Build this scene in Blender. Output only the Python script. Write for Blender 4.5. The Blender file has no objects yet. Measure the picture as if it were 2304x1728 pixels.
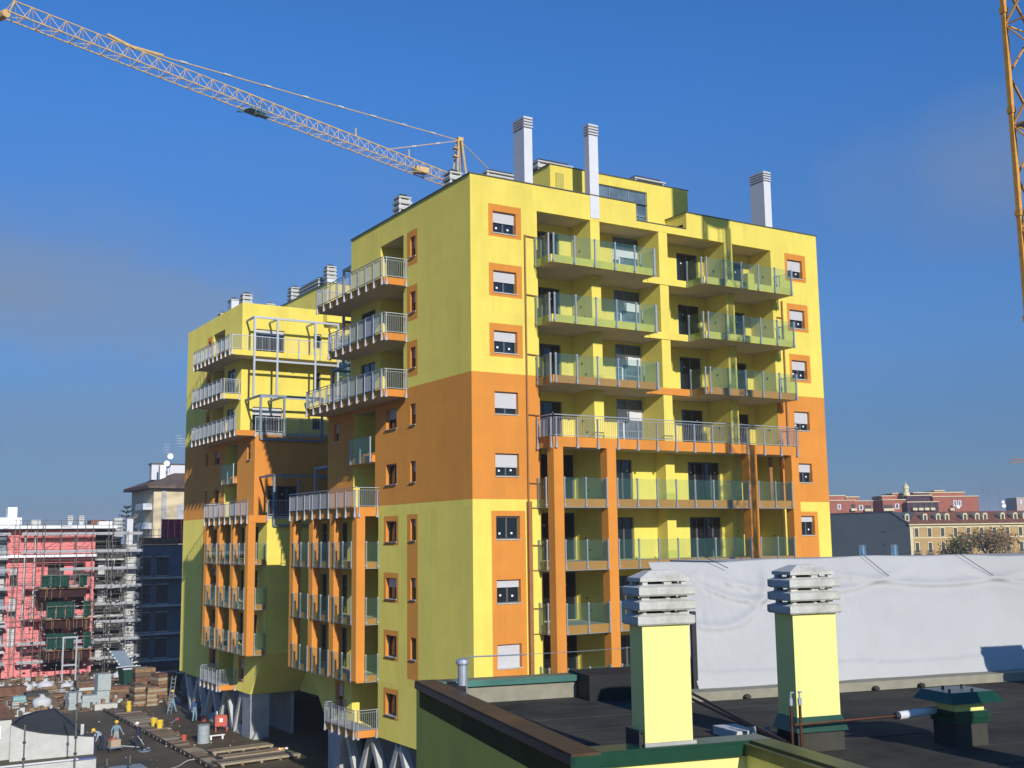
import bpy, math, random
from mathutils import Vector, Matrix
R=math.radians
random.seed(7)
scn=bpy.context.scene
C=scn.collection
# ------------------------------------------------------------------ camera
YAW,PITCH,ROLL=R(31.8482),R(7.8842),R(-0.7611)
CAMP=Vector((-26.3954,-46.1483,12.3808))
fw=Vector((math.sin(YAW)*math.cos(PITCH),math.cos(YAW)*math.cos(PITCH),math.sin(PITCH)))
rt=Vector((math.cos(YAW),-math.sin(YAW),0)); up=rt.cross(fw)
r2=math.cos(ROLL)*rt+math.sin(ROLL)*up; u2=-math.sin(ROLL)*rt+math.cos(ROLL)*up
cd=bpy.data.cameras.new('camera'); cam=bpy.data.objects.new('camera',cd); C.objects.link(cam)
M=Matrix((r2,u2,-fw)).transposed().to_4x4(); M.translation=CAMP; cam.matrix_world=M
cd.sensor_width=36; cd.lens=39.5; cd.clip_start=.1; cd.clip_end=6000
scn.camera=cam
# ------------------------------------------------------------------ light
SUN=Vector((0.135,1.0,-0.43)).normalized()          # direction the light travels
SUN_EL=math.asin(-SUN.z); SUN_AZ=math.atan2(-SUN.x,-SUN.y)
w=bpy.data.worlds.new('World'); scn.world=w; w.use_nodes=True
nt=w.node_tree; nt.nodes.clear(); N=nt.nodes.new; Lk=nt.links.new
sky=N('ShaderNodeTexSky'); sky.sky_type='NISHITA'; sky.sun_disc=False
sky.sun_elevation=SUN_EL; sky.sun_rotation=SUN_AZ%(2*math.pi)
sky.altitude=100; sky.air_density=1.0; sky.dust_density=.6; sky.ozone_density=2.2
bg=N('ShaderNodeBackground'); bg.inputs[1].default_value=.088
out=N('ShaderNodeOutputWorld')
tc=N('ShaderNodeTexCoord'); sep=N('ShaderNodeSeparateXYZ'); Lk(tc.outputs['Generated'],sep.inputs[0])
def mathn(op,a,b=None,c=None,tree=None):
    t=(tree or nt); n=t.nodes.new('ShaderNodeMath'); n.operation=op
    for i,v in enumerate((a,b,c)):
        if v is None: continue
        if isinstance(v,(int,float)): n.inputs[i].default_value=v
        else: t.links.new(v,n.inputs[i])
    return n.outputs[0]
def ramp(t,src,stops,interp='LINEAR'):
    n=t.nodes.new('ShaderNodeValToRGB'); n.color_ramp.interpolation=interp
    e=n.color_ramp.elements
    while len(e)<len(stops): e.new(.5)
    for i,(p,c) in enumerate(stops):
        e[i].position=p; e[i].color=(*c,1) if len(c)==3 else c
    t.links.new(src,n.inputs[0]); return n.outputs[0]
def mixc(t,f,a,b,mode='MIX'):
    n=t.nodes.new('ShaderNodeMix'); n.data_type='RGBA'; n.blend_type=mode
    for i,v in ((0,f),(6,a),(7,b)):
        if isinstance(v,(int,float)): n.inputs[i].default_value=v
        elif isinstance(v,(tuple,list)): n.inputs[i].default_value=(*v,1)
        else: t.links.new(v,n.inputs[i])
    return n.outputs[2]
# the winter haze layer and the soft cloud bank low over the city
mp=N('ShaderNodeMapping'); mp.inputs['Scale'].default_value=(1.6,1.6,4.2); mp.inputs['Location'].default_value=(.35,.1,.2); Lk(tc.outputs['Generated'],mp.inputs[0])
nz=N('ShaderNodeTexNoise'); nz.inputs['Scale'].default_value=1.7; nz.inputs['Detail'].default_value=6; nz.inputs['Roughness'].default_value=.5; Lk(mp.outputs[0],nz.inputs[0])
hz=ramp(nt,sep.outputs[2],[(0,(1,)*3),(.06,(.8,)*3),(.22,(.42,)*3),(.42,(.0,)*3)],'EASE')
cl=ramp(nt,nz.outputs[0],[(.47,(0,)*3),(.62,(1,)*3)],'EASE')
band=ramp(nt,sep.outputs[2],[(0,(.6,)*3),(.16,(1,)*3),(.24,(1,)*3),(.36,(0,)*3)],'EASE')
def bank(c,sx,sz,amt):
    v=N('ShaderNodeVectorMath'); v.operation='SUBTRACT'; Lk(tc.outputs['Generated'],v.inputs[0]); v.inputs[1].default_value=c
    m=N('ShaderNodeVectorMath'); m.operation='MULTIPLY'; Lk(v.outputs[0],m.inputs[0]); m.inputs[1].default_value=(1/sx,1/sx,1/sz)
    l=N('ShaderNodeVectorMath'); l.operation='LENGTH'; Lk(m.outputs[0],l.inputs[0])
    n2=N('ShaderNodeTexNoise'); n2.inputs['Scale'].default_value=5; n2.inputs['Detail'].default_value=8; n2.inputs['Roughness'].default_value=.55; Lk(tc.outputs['Generated'],n2.inputs[0])
    d=mathn('ADD',l.outputs['Value'],mathn('MULTIPLY',mathn('SUBTRACT',n2.outputs[0],.5),1.7))
    return mathn('MULTIPLY',ramp(nt,d,[(0,(1,)*3),(.35,(.75,)*3),(.75,(.25,)*3),(1,(0,)*3)],'EASE'),amt)
b1=bank((.13,.965,.20),.30,.085,.85); b2=bank((.80,.545,.29),.16,.075,.55); b3=bank((.10,.98,.10),.5,.07,.5)
clm=mathn('MAXIMUM',mathn('MAXIMUM',b1,b2),mathn('MAXIMUM',b3,mathn('MULTIPLY',mathn('MULTIPLY',cl,band),.22)))
c0=mixc(nt,1.0,sky.outputs[0],(.34,.87,1.52),'MULTIPLY')
c1=mixc(nt,mathn('MULTIPLY',hz,.88),c0,(.95,1.3,2.35))
c2=mixc(nt,clm,c1,(2.15,2.95,4.3))
Lk(c2,bg.inputs[0]); Lk(bg.outputs[0],out.inputs[0])
sd=bpy.data.lights.new('sun','SUN'); sd.energy=4.25; sd.angle=R(.53); sd.color=(1,.955,.87)
so=bpy.data.objects.new('sun',sd); C.objects.link(so); so.rotation_euler=SUN.to_track_quat('-Z','Y').to_euler(); so.location=(0,-60,90)
vs=scn.view_settings; vs.view_transform='Standard'; vs.look='None'; vs.gamma=1; vs.use_curve_mapping=False; vs.exposure=0.1
# ------------------------------------------------------------------ materials
def mat(name,col,rough=.8,*a_,**k_):
    facade=k_.pop('facade',0)
    m=mat_(name,col,rough,*a_,**k_)
    if facade:
        t=m.node_tree; b=t.nodes['Principled BSDF']; b.inputs['Diffuse Roughness'].default_value=1.0
        src=b.inputs['Base Color'].links[0].from_socket
        co=t.nodes.new('ShaderNodeTexCoord').outputs['Object']; s=t.nodes.new('ShaderNodeSeparateXYZ'); t.links.new(co,s.inputs[0])
        cb_=t.nodes.new('ShaderNodeCombineXYZ'); t.links.new(mathn('ADD',s.outputs[0],s.outputs[1],tree=t),cb_.inputs[0]); t.links.new(s.outputs[2],cb_.inputs[1])
        br=t.nodes.new('ShaderNodeTexBrick'); t.links.new(cb_.outputs[0],br.inputs[0]); br.inputs['Color1'].default_value=(1,1,1,1); br.inputs['Color2'].default_value=(.945,.94,.93,1); br.inputs['Mortar'].default_value=(.90,.89,.87,1)
        br.inputs['Scale'].default_value=1; br.inputs['Brick Width'].default_value=1.2; br.inputs['Row Height'].default_value=.6; br.inputs['Mortar Size'].default_value=.008; br.inputs['Mortar Smooth'].default_value=.6
        c=mixc(t,.75,src,br.outputs[0],'MULTIPLY')
        mp_=t.nodes.new('ShaderNodeMapping'); mp_.inputs['Scale'].default_value=(2.2,2.2,.16); t.links.new(co,mp_.inputs[0]); nz_=t.nodes.new('ShaderNodeTexNoise'); nz_.inputs['Scale'].default_value=1.5; nz_.inputs['Detail'].default_value=9; nz_.inputs['Roughness'].default_value=.7; t.links.new(mp_.outputs[0],nz_.inputs[0])
        c=mixc(t,1.0,c,ramp(t,nz_.outputs[0],[(.35,(1,1,1)),(.75,(.93,.92,.90))]),'MULTIPLY')
        t.links.new(c,b.inputs['Base Color'])
    return m
def mat_(name,col,rough=.8,var=.08,scale=3.,bump=.0,bscale=40.,metal=0.,spec=.3,stain=None,stain_amt=.0,stretch=None):
    m=bpy.data.materials.new(name); m.use_nodes=True; t=m.node_tree; b=t.nodes['Principled BSDF']
    b.inputs['Roughness'].default_value=rough; b.inputs['Metallic'].default_value=metal; b.inputs['Specular IOR Level'].default_value=spec
    co=t.nodes.new('ShaderNodeTexCoord').outputs['Object']
    if stretch:
        mm=t.nodes.new('ShaderNodeMapping'); mm.inputs['Scale'].default_value=stretch; t.links.new(co,mm.inputs[0]); co2=mm.outputs[0]
    else: co2=co
    n=t.nodes.new('ShaderNodeTexNoise'); n.inputs['Scale'].default_value=scale; n.inputs['Detail'].default_value=8; n.inputs['Roughness'].default_value=.62; t.links.new(co2,n.inputs[0])
    lo=tuple(max(0,c*(1-var)) for c in col); hi=tuple(min(1,c*(1+var)) for c in col)
    c=ramp(t,n.outputs[0],[(.3,lo),(.7,hi)])
    if stain:
        n2=t.nodes.new('ShaderNodeTexNoise'); n2.inputs['Scale'].default_value=scale*.37; n2.inputs['Detail'].default_value=9; n2.inputs['Roughness'].default_value=.7; t.links.new(co2,n2.inputs[0])
        f=ramp(t,n2.outputs[0],[(.48,(0,)*3),(.66,(stain_amt,)*3)])
        c=mixc(t,f,c,stain)
    t.links.new(c,b.inputs['Base Color'])
    if bump:
        n3=t.nodes.new('ShaderNodeTexNoise'); n3.inputs['Scale'].default_value=bscale; n3.inputs['Detail'].default_value=5; t.links.new(co,n3.inputs[0])
        bp=t.nodes.new('ShaderNodeBump'); bp.inputs['Strength'].default_value=bump; bp.inputs['Distance'].default_value=.02; t.links.new(n3.outputs[0],bp.inputs['Height']); t.links.new(bp.outputs[0],b.inputs['Normal'])
    return m
YEL=mat('yellow_render',(.83,.71,.15),.9,.05,.6,.35,30,stain=(.69,.585,.12),stain_amt=.6,stretch=(1,1,.35),facade=1)
ORA=mat('orange_render',(.72,.305,.052),.9,.06,.6,.35,30,stain=(.60,.26,.05),stain_amt=.6,stretch=(1,1,.35),facade=1)
SOF=mat('soffit_paint',(.50,.42,.30),.9,.08,2)
SCR=mat('screed_grey',(.38,.37,.34),.85,.18,2,.2)
WHT=mat('white_paint',(.60,.60,.63),.6,.04,2)
SHU=mat('shutter_slats',(.52,.51,.52),.55,.03,3)
MET=mat('galvanised_metal',(.42,.45,.50),.45,.08,8,metal=.5)
MTD=mat('painted_steel',(.20,.25,.30),.5,.08,5,metal=.3)
PNE=mat('window_glass',(.012,.016,.02),.06,.2,2,spec=.9)
FRM=mat('window_frame',(.10,.10,.10),.5,.1,5)
BRN=mat('dark_door',(.035,.03,.028),.35,.2,4,spec=.6)
PIP=mat('brown_downpipe',(.30,.14,.05),.55,.12,4)
COP=mat('metal_coping',(.10,.11,.10),.5,.15,4,metal=.4)
CON=mat('concrete',(.42,.42,.41),.88,.14,1.5,.3,20,stain=(.28,.27,.25),stain_amt=.6)
LCO=mat('light_concrete',(.52,.52,.49),.85,.1,2,.25,25,stain=(.40,.39,.34),stain_amt=.5)
CRN=mat('crane_yellow',(.60,.40,.17),.5,.15,3)
STK=mat('sticker_white',(.85,.85,.85),.6,.0)
def glassmat(name,tint,op):
    m=bpy.data.materials.new(name); m.use_nodes=True; t=m.node_tree; t.nodes.clear()
    o=t.nodes.new('ShaderNodeOutputMaterial'); tr=t.nodes.new('ShaderNodeBsdfTransparent'); tr.inputs[0].default_value=(*tint,1)
    gl=t.nodes.new('ShaderNodeBsdfGlossy'); gl.inputs['Roughness'].default_value=.03; gl.inputs[0].default_value=(.9,1,.97,1)
    df=t.nodes.new('ShaderNodeBsdfDiffuse'); df.inputs[0].default_value=(.16,.36,.30,1)
    lw=t.nodes.new('ShaderNodeLayerWeight'); lw.inputs[0].default_value=.5
    fr=ramp(t,lw.outputs['Facing'],[(0,(.03,)*3),(.55,(.05,)*3),(.8,(.09,)*3),(.95,(.3,)*3),(1,(.7,)*3)])
    nn=t.nodes.new('ShaderNodeTexNoise'); nn.inputs['Scale'].default_value=1.3
    m1=t.nodes.new('ShaderNodeMixShader'); m1.inputs[0].default_value=op; t.links.new(tr.outputs[0],m1.inputs[1]); t.links.new(df.outputs[0],m1.inputs[2])
    m2=t.nodes.new('ShaderNodeMixShader'); t.links.new(fr,m2.inputs[0]); t.links.new(m1.outputs[0],m2.inputs[1]); t.links.new(gl.outputs[0],m2.inputs[2])
    t.links.new(m2.outputs[0],o.inputs[0]); return m
GLS=glassmat('green_safety_glass',(.90,.955,.93),.05)
# ------------------------------------------------------------------ mesh helpers
BOXF=[(0,3,2,1),(4,5,6,7),(0,1,5,4),(1,2,6,5),(2,3,7,6),(3,0,4,7)]   # bottom, top, -y, +x, +y, -x
class MB:
    def __init__(s): s.v=[]; s.f=[]; s.m=[]
    def hexa(s,p,m=0):
        b=len(s.v); s.v+= [tuple(q) for q in p]
        ms=m if isinstance(m,(list,tuple)) else [m]*6
        for q,k in zip(BOXF,ms): s.f.append(tuple(b+i for i in q)); s.m.append(k)
        return s
    def box(s,x0,x1,y0,y1,z0,z1,m=0):
        if x0>x1:x0,x1=x1,x0
        if y0>y1:y0,y1=y1,y0
        return s.hexa([(x0,y0,z0),(x1,y0,z0),(x1,y1,z0),(x0,y1,z0),(x0,y0,z1),(x1,y0,z1),(x1,y1,z1),(x0,y1,z1)],m)
    def quad(s,*p,m=0):
        b=len(s.v); s.v+=[tuple(q) for q in p]; s.f.append(tuple(range(b,b+len(p)))); s.m.append(m); return s
    def bar(s,p,q,w,h=None,m=0):
        p=Vector(p);q=Vector(q);h=h or w; d=(q-p).normalized()
        a=d.cross(Vector((0,0,1)));
        if a.length<1e-3:a=Vector((1,0,0))
        a.normalize(); b=d.cross(a).normalized(); a=a*w/2;b=b*h/2
        return s.hexa([p-a-b,p+a-b,p+a+b,p-a+b,q-a-b,q+a-b,q+a+b,q-a+b],m)
    def cyl(s,p,q,r,n=8,m=0,r1=None,cap=True):
        p=Vector(p);q=Vector(q);r1=r if r1 is None else r1;d=(q-p).normalized();a=d.cross(Vector((0,0,1)))
        if a.length<1e-3:a=Vector((1,0,0))
        a.normalize();c=d.cross(a);b=len(s.v)
        for k,(o,rr) in enumerate(((p,r),(q,r1))):
            for i in range(n):
                t=2*math.pi*i/n; s.v.append(tuple(o+a*math.cos(t)*rr+c*math.sin(t)*rr))
        for i in range(n):
            j=(i+1)%n; s.f.append((b+i,b+j,b+n+j,b+n+i)); s.m.append(m)
        if cap: s.f.append(tuple(b+i for i in range(n))[::-1]); s.m.append(m); s.f.append(tuple(b+n+i for i in range(n))); s.m.append(m)
        return s
    def lathe(s,prof,c=(0,0,0),n=14,m=0,ang=2*math.pi):
        b=len(s.v);k=len(prof)
        for i in range(n):
            t=ang*i/n
            for r,z in prof: s.v.append((c[0]+r*math.cos(t),c[1]+r*math.sin(t),c[2]+z))
        for i in range(n):
            j=(i+1)%n
            for q in range(k-1): s.f.append((b+i*k+q,b+j*k+q,b+j*k+q+1,b+i*k+q+1)); s.m.append(m)
        return s
    def mesh(s,name,mats):
        me=bpy.data.meshes.new(name); me.from_pydata(s.v,[],s.f)
        for x in (mats if isinstance(mats,(list,tuple)) else [mats]): me.materials.append(x)
        if any(s.m): me.polygons.foreach_set('material_index',s.m)
        me.update(); return me
    def build(s,name,mats,parent=None,loc=None,rz=0,smooth=False):
        me=s.mesh(name,mats)
        if smooth: me.polygons.foreach_set('use_smooth',[True]*len(me.polygons))
        return link(name,me,parent,loc,rz)
def link(name,me,parent=None,loc=None,rz=0):
    if parent is not None and loc is None and parent.name in LOCAL: loc=(0,0,0)
    o=bpy.data.objects.new(name,me); C.objects.link(o)
    if parent is not None:
        o.parent=parent
        if loc is None: o.matrix_parent_inverse=WM[parent.name].inverted()
    if loc is not None: o.location=loc
    if rz: o.rotation_euler=(0,0,rz)
    loc_m=Matrix.Translation(Vector(loc) if loc is not None else Vector())@Matrix.Rotation(rz,4,'Z')
    if parent is not None and loc is not None: loc_m=WM[parent.name]@loc_m
    WM[o.name]=loc_m
    return o
WM={}
LOCAL=set()
def wchild(name,me,parent,loc,rz=0):
    """child placed at a WORLD location under a parent"""
    o=bpy.data.objects.new(name,me); C.objects.link(o); o.parent=parent
    o.matrix_parent_inverse=WM[parent.name].inverted(); o.location=loc; o.rotation_euler=(0,0,rz); LOCAL.add(o.name)
    WM[o.name]=Matrix.Translation(Vector(loc))@Matrix.Rotation(rz,4,'Z')
    return o
def tag(o,label=None,cat=None,group=None,kind=None):
    if label:o['label']=label
    if cat:o['category']=cat
    if group:o['group']=group
    if kind:o['kind']=kind
    return o
def thing(name,label,cat,loc=(0,0,0),rz=0,group=None):
    return tag(link(name,None,None,loc,rz),label,cat,group)
def copy_tree(o,parent=None):
    c=o.copy(); C.objects.link(c)
    if parent is not None: c.parent=parent
    for ch in [k for k in KIDS.get(o.name,[])]: copy_tree(ch,c)
    return c
KIDS={}
def dup(root,loc,rz=0,label=None):
    KIDS.clear()
    for ob in root.children_recursive: KIDS.setdefault(ob.parent.name,[]).append(ob)
    c=copy_tree(root); c.location=loc; c.rotation_euler=(0,0,rz)
    if label:c['label']=label
    WM[c.name]=Matrix.Translation(Vector(loc))@Matrix.Rotation(rz,4,'Z')
    return c
CACHE={}
def cached(key,fn):
    if key not in CACHE: CACHE[key]=fn()
    return CACHE[key]
# wall in local frame: x right, z up, outward -y
def wall(x0,x1,z0,z1,holes,matfn,xb=(),zb=(),depth=.26,reveal=None):
    mb=MB()
    xs=sorted({round(v,3) for v in [x0,x1,*xb]+[h[0] for h in holes]+[h[1] for h in holes] if x0<=v<=x1})
    zs=sorted({round(v,3) for v in [z0,z1,*zb]+[h[2] for h in holes]+[h[3] for h in holes] if z0<=v<=z1})
    def hole(x,z): return any(h[0]<x<h[1] and h[2]<z<h[3] for h in holes)
    for a,b in zip(xs,xs[1:]):
        for c,d in zip(zs,zs[1:]):
            x,z=(a+b)/2,(c+d)/2
            if hole(x,z): continue
            mb.quad((a,0,c),(b,0,c),(b,0,d),(a,0,d),m=matfn(x,z))
    for h in holes:
        a,b,c,d=h[:4]; dp=h[4] if len(h)>4 else depth
        if dp>1: matfn_=matfn; mfx=lambda x,z:0
        else: mfx=matfn
        k=mfx(a-.02,(c+d)/2); 
        mb.quad((a,0,c),(a,0,d),(a,dp,d),(a,dp,c),m=k); k=mfx(b+.02,(c+d)/2)
        mb.quad((b,0,d),(b,0,c),(b,dp,c),(b,dp,d),m=k)
        mb.quad((a,0,d),(b,0,d),(b,dp,d),(a,dp,d),m=k); mb.quad((b,0,c),(a,0,c),(a,dp,c),(b,dp,c),m=k)
    return mb
# window set in an opening; local origin = lower-left corner of the opening on the wall face
def window(parent,loc,rz,w,h,sh=.3,leaves=2,depth=.2,sill=True,stick=0):
    def fr():
        m=MB(); t=.06
        m.box(0,w,depth,depth+.07,0,t).box(0,w,depth,depth+.07,h-t,h).box(0,t,depth,depth+.07,t,h-t).box(w-t,w,depth,depth+.07,t,h-t)
        for i in range(1,leaves): x=w*i/leaves; m.box(x-.045,x+.045,depth-.01,depth+.075,t,h-t)
        return m.mesh('window',FRM)
    o=wchild('window',cached(('f',w,h,leaves,depth),fr),parent,loc,rz)
    L=w/leaves
    pm=cached(('p',round(L,3),h),lambda:MB().box(.05,L-.05,depth+.03,depth+.045,.05,h-.05).mesh('pane',PNE))
    for i in range(leaves):
        link('pane',pm,o,(i*L,0,0))
        if stick>>i&1:
            link('sticker',cached('st',lambda:MB().box(0,.10,0,.004,0,.09).mesh('sticker',STK)),o,(i*L+L*.4,depth+.024,h*(.2+.1*random.random())))
    if sh>0:
        def sm():
            m=MB(); H=h*sh; n=max(2,int(H/.055))
            for i in range(n):
                z=h-H+i*H/n; m.hexa([(.03,depth-.055,z),(w-.03,depth-.055,z),(w-.03,depth-.03,z),(.03,depth-.03,z),(.03,depth-.045,z+H/n),(w-.03,depth-.045,z+H/n),(w-.03,depth-.03,z+H/n),(.03,depth-.03,z+H/n)])
            return m.mesh('shutter',SHU)
        link('shutter',cached(('s',w,h,sh),sm),o)
    if sill: link('sill',cached(('sl',w),lambda:MB().box(-.03,w+.03,-.05,depth,-.035,.004).mesh('sill',LCO)),o)
    return o
def door(parent,loc,rz,w,h,leaves=2,depth=.12,dark=True):
    def fr():
        m=MB(); t=.08
        m.box(0,w,depth,depth+.07,h-t,h).box(0,t,depth,depth+.07,0,h-t).box(w-t,w,depth,depth+.07,0,h-t)
        for i in range(1,leaves): x=w*i/leaves; m.box(x-.05,x+.05,depth-.01,depth+.075,0,h-t)
        return m.mesh('balcony_door',FRM)
    o=wchild('balcony_door',cached(('df',w,h,leaves,depth),fr),parent,loc,rz); L=w/leaves
    pm=cached(('dp',round(L,3),h),lambda:MB().box(.05,L-.05,depth+.03,depth+.045,.0,h-.05).mesh('pane',PNE))
    for i in range(leaves):
        link('pane',pm,o,(i*L,0,0))
        if random.random()<.5: link('sticker',cached('st2',lambda:MB().box(0,.08,0,.004,0,.07).mesh('sticker',STK)),o,(i*L+L*.5,depth+.024,h*.72))
    return o
# balcony: local x along, wall at y=0, outward -y, z=0 slab underside
def balcony(parent,loc,rz,L,D,kind='glass',fas=0,n=None,ends=(True,True),front=True,T=.38,skip=(),name='balcony',fe=None):
    fe=fas if fe is None else fe
    slab=MB().box(0,L,-D,.0,0,T,[2,3,fas,fe,fas,fas])
    o=wchild(name,cached(('slab',L,D,fas,T,fe),lambda:slab.mesh(name,[YEL,ORA,SOF,SCR])),parent,loc,rz)
    H=T+1.05
    segs=[]
    if front:
        n=n or max(1,round(L/1.22)); segs.append(((0,-D),(L,-D),n))
    if ends[0]: segs.append(((0,-.02),(0,-D),1))
    if ends[1]: segs.append(((L,-D),(L,-.02),1))
    gpost=cached('gpost',lambda:MB().box(-.03,.03,-.035,.035,-.02,1.46).box(-.06,.06,-.05,.05,.06,.16).box(-.05,.05,-.05,.05,1.36,1.41).mesh('post',MET))
    mpost=cached('mpost',lambda:MB().box(-.025,.025,-.035,.035,.0,1.43).hexa([(-.07,-.06,-.06),(.07,-.06,-.06),(.07,.04,-.06),(-.07,.04,-.06),(-.03,-.04,.26),(.03,-.04,.26),(.03,.03,.26),(-.03,.03,.26)]).mesh('post',MET))
    bal=MB(); rail=MB(); sillr=MB()
    for (a,b,n_) in segs:
        a=Vector((*a,0));b=Vector((*b,0)); d=(b-a); ln=d.length; u=d/ln; nrm=Vector((u.y,-u.x,0)); off=nrm*.07
        ang=math.atan2(u.y,u.x)
        lead=.12 if n_>1 else .1
        for i in range(n_+1):
            if n_>1 or i==0 or ln>.9:
                p=a+u*(lead+(ln-2*lead)*i/n_)+off
                link('post',gpost if kind=='glass' else mpost,o,tuple(p),ang)
        if kind=='glass':
            st=(ln-2*lead)/n_
            gm=cached(('gp',round(st,3)),lambda:MB().box(.02,st-.02,-.008,.008,.0,1.42).mesh('glass_pane',GLS))
            for i in range(n_):
                if i in skip: continue
                link('glass_pane',gm,o,tuple(a+u*(lead+st*i)+nrm*.10),ang)
        else:
            rail.bar(a+off+Vector((0,0,H)),b+off+Vector((0,0,H)),.055,.04); rail.bar(a+off+Vector((0,0,H-.13)),b+off+Vector((0,0,H-.13)),.03,.02)
            sillr.bar(a+off+Vector((0,0,T+.05)),b+off+Vector((0,0,T+.05)),.05,.03)
            k=max(2,int(ln/.115))
            for i in range(k+1):
                p=a+u*(ln*i/k)+off; bal.box(p.x-.008,p.x+.008,p.y-.008,p.y+.008,T+.05,H-.13)
    if kind!='glass':
        link('handrail',rail.mesh('handrail',MET),o); link('lower_rail',sillr.mesh('lower_rail',MET),o); tag(link('balusters',bal.mesh('balusters',MET),o),kind='stuff')
    return o
# stack of louvre slabs on a shaft (roof vent / chimney cowl)
def cowl(parent,x,y,z,w,d,hs,n=4,lh=.26,gap=.1,shaft=WHT,cap=LCO,rz=0,name='vent_chimney',ov=.09,seed=0):
    o=wchild(name,cached(('sh',w,d,hs,shaft.name,name),lambda:MB().box(-w/2,w/2,-d/2,d/2,0,hs).mesh(name,shaft)),parent,(x,y,z),rz)
    def lm(top):
        m=MB(); a,b=w/2+ov,d/2+ov; a2,b2=w/2-.02,d/2-.02; h1=lh*.55
        if top: m.hexa([(-a+.03,-b+.03,0),(a-.03,-b+.03,0),(a-.03,b-.03,0),(-a+.03,b-.03,0),(-a+.03,-b+.03,.07),(a-.03,-b+.03,.07),(a-.03,b-.03,.07),(-a+.03,b-.03,.07)]); m.hexa([(-a+.03,-b+.03,.071),(a-.03,-b+.03,.071),(a-.03,b-.03,.071),(-a+.03,b-.03,.071),(-a*.3,-b*.3,lh*.75),(a*.3,-b*.3,lh*.75),(a*.3,b*.3,lh*.75),(-a*.3,b*.3,lh*.75)])
        else:
            m.hexa([(-a+.02,-b+.02,0),(a-.02,-b+.02,0),(a-.02,b-.02,0),(-a+.02,b-.02,0),(-a,-b,h1),(a,-b,h1),(a,b,h1),(-a,b,h1)]); m.hexa([(-a,-b,h1),(a,-b,h1),(a,b,h1),(-a,b,h1),(-a2,-b2,lh),(a2,-b2,lh),(a2,b2,lh),(-a2,b2,lh)])
            for sx in (-1,1):
                for sy in (-1,1): m.box(sx*(w/2-.06)-.05,sx*(w/2-.06)+.05,sy*(d/2-.06)-.05,sy*(d/2-.06)+.05,lh,lh+gap)
        return m.mesh('cap_slab',cap)
    zz=hs
    for i in range(n):
        top=i==n-1
        link('cap_slab',cached(('cap',w,d,lh,gap,top,cap.name,ov),lambda:lm(top)),o,(0,0,zz)); zz+=lh+gap
    core=cached(('core',w,d,n,lh,gap,hs),lambda:MB().box(-w/2+.16,w/2-.16,-d/2+.16,d/2-.16,hs,hs+n*(lh+gap)-gap+.01).mesh('flue',BRN))
    link('flue',core,o)
    return o
exec_parts=[]
#@@SETTING
# ------------------------------------------------------------------ ground
DIRT=mat('site_dirt',(.11,.085,.06),.95,.35,.5,.6,3,stain=(.11,.09,.07),stain_amt=.8)
WET=mat('wet_screed',(.105,.082,.047),.6,.3,.3,.15,6,spec=.2,stain=(.075,.055,.03),stain_amt=.8)
WOOD=mat('timber',(.26,.155,.08),.8,.35,2.5,.3,30,stretch=(1,8,1))
WOO2=mat('weathered_board',(.22,.175,.12),.85,.3,2.5,.3,30)
gm=MB()
n=24
gm.quad((-900,-200,-1.02),(2500,-200,-1.02),(2500,2500,-1.02),(-900,2500,-1.02))
tag(gm.build('ground',DIRT),kind='structure')
tag(MB().box(-30,30,-40,62,-1.015,-.93).build('site_floor',WET),kind='structure')
# ------------------------------------------------------------------ MAIN APARTMENT BUILDING
B=thing('apartment_building','tall new apartment block in yellow and orange render with stacked balconies and roof chimneys','building',(12,24.3,-.95))
MIR=48.6
YO=[YEL,ORA]
def zone(z): return 1 if 14.3<z<20.4 else 0
SH_L=[.5,.5,.46,.72,.6,.06,.33,1.0,.4]; SH_R=[.58,.52,.5,.62,.45,.3,.4,.5,.5]; ST_L=[3,1,3,0,3,3,3,0,0]; ST_R=[2,2,3,3,2,2,0,0,0]
# front wall (Y=0)
def frontmat(x,z):
    if zone(z): return 1
    for a,b in ((1.02,2.93),(21.2,22.9)):
        if a<x<b:
            if z<13.75: return 1
            for k in range(3):
                if 27.2-3*k<z<28.85-3*k: return 1
    return 0
zb=[14.3,20.4,13.75]+[27.2-3*k for k in range(3)]+[28.85-3*k for k in range(3)]
xb=[1.02,2.93,21.2,22.9]
wl=[];wr=[]
for k in range(9):
    zt=28.5-3*k
    wl.append((1.28,2.62,zt-1.1,zt)); x1=22.62; x0=21.4 if k<4 else 21.5; wr.append((x0,x1,zt-1.1,zt))
TOP=30.2
wall(0,3.9,2.05,TOP,wl,frontmat,xb,zb).build('front_wall',YO,B,(-12,-24.3,.95))
wall(20.05,23.9,2.05,TOP,wr,frontmat,xb,zb).build('front_wall',YO,B,(-12,-24.3,.95))
for k,(h,g) in enumerate(zip(wl,wr)):
    window(B,(h[0],0,h[2]),0,round(h[1]-h[0],2),1.1,SH_L[k],2,stick=ST_L[k]); window(B,(g[0],0,g[2]),0,round(g[1]-g[0],2),1.1,SH_R[k],2,stick=ST_R[k])
# parapet above the loggias, with the stepped notch
pm=MB()
pm.box(3.9,10.27,0,.3,28.85,TOP).box(10.27,13.77,0,.3,28.85,29.25).box(13.77,20.05,0,.3,28.85,TOP)
pm.build('parapet',YO,B)
for a_,b_,c_,d_ in ((10.27,13.77,1.8,29.25),(3.9,10.27,6,29.6),(13.77,20.05,6,29.6)): MB().box(a_,b_,.3,c_,28.85,d_,[1,0,0,0,0,0]).build('loggia_ceiling',[YEL,SOF],B)
MB().box(13.77,14.02,.3,1.8,29.25,TOP).build('parapet',YO,B); MB().box(10.02,10.27,.3,1.8,29.6,TOP).build('parapet',YO,B)
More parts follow.
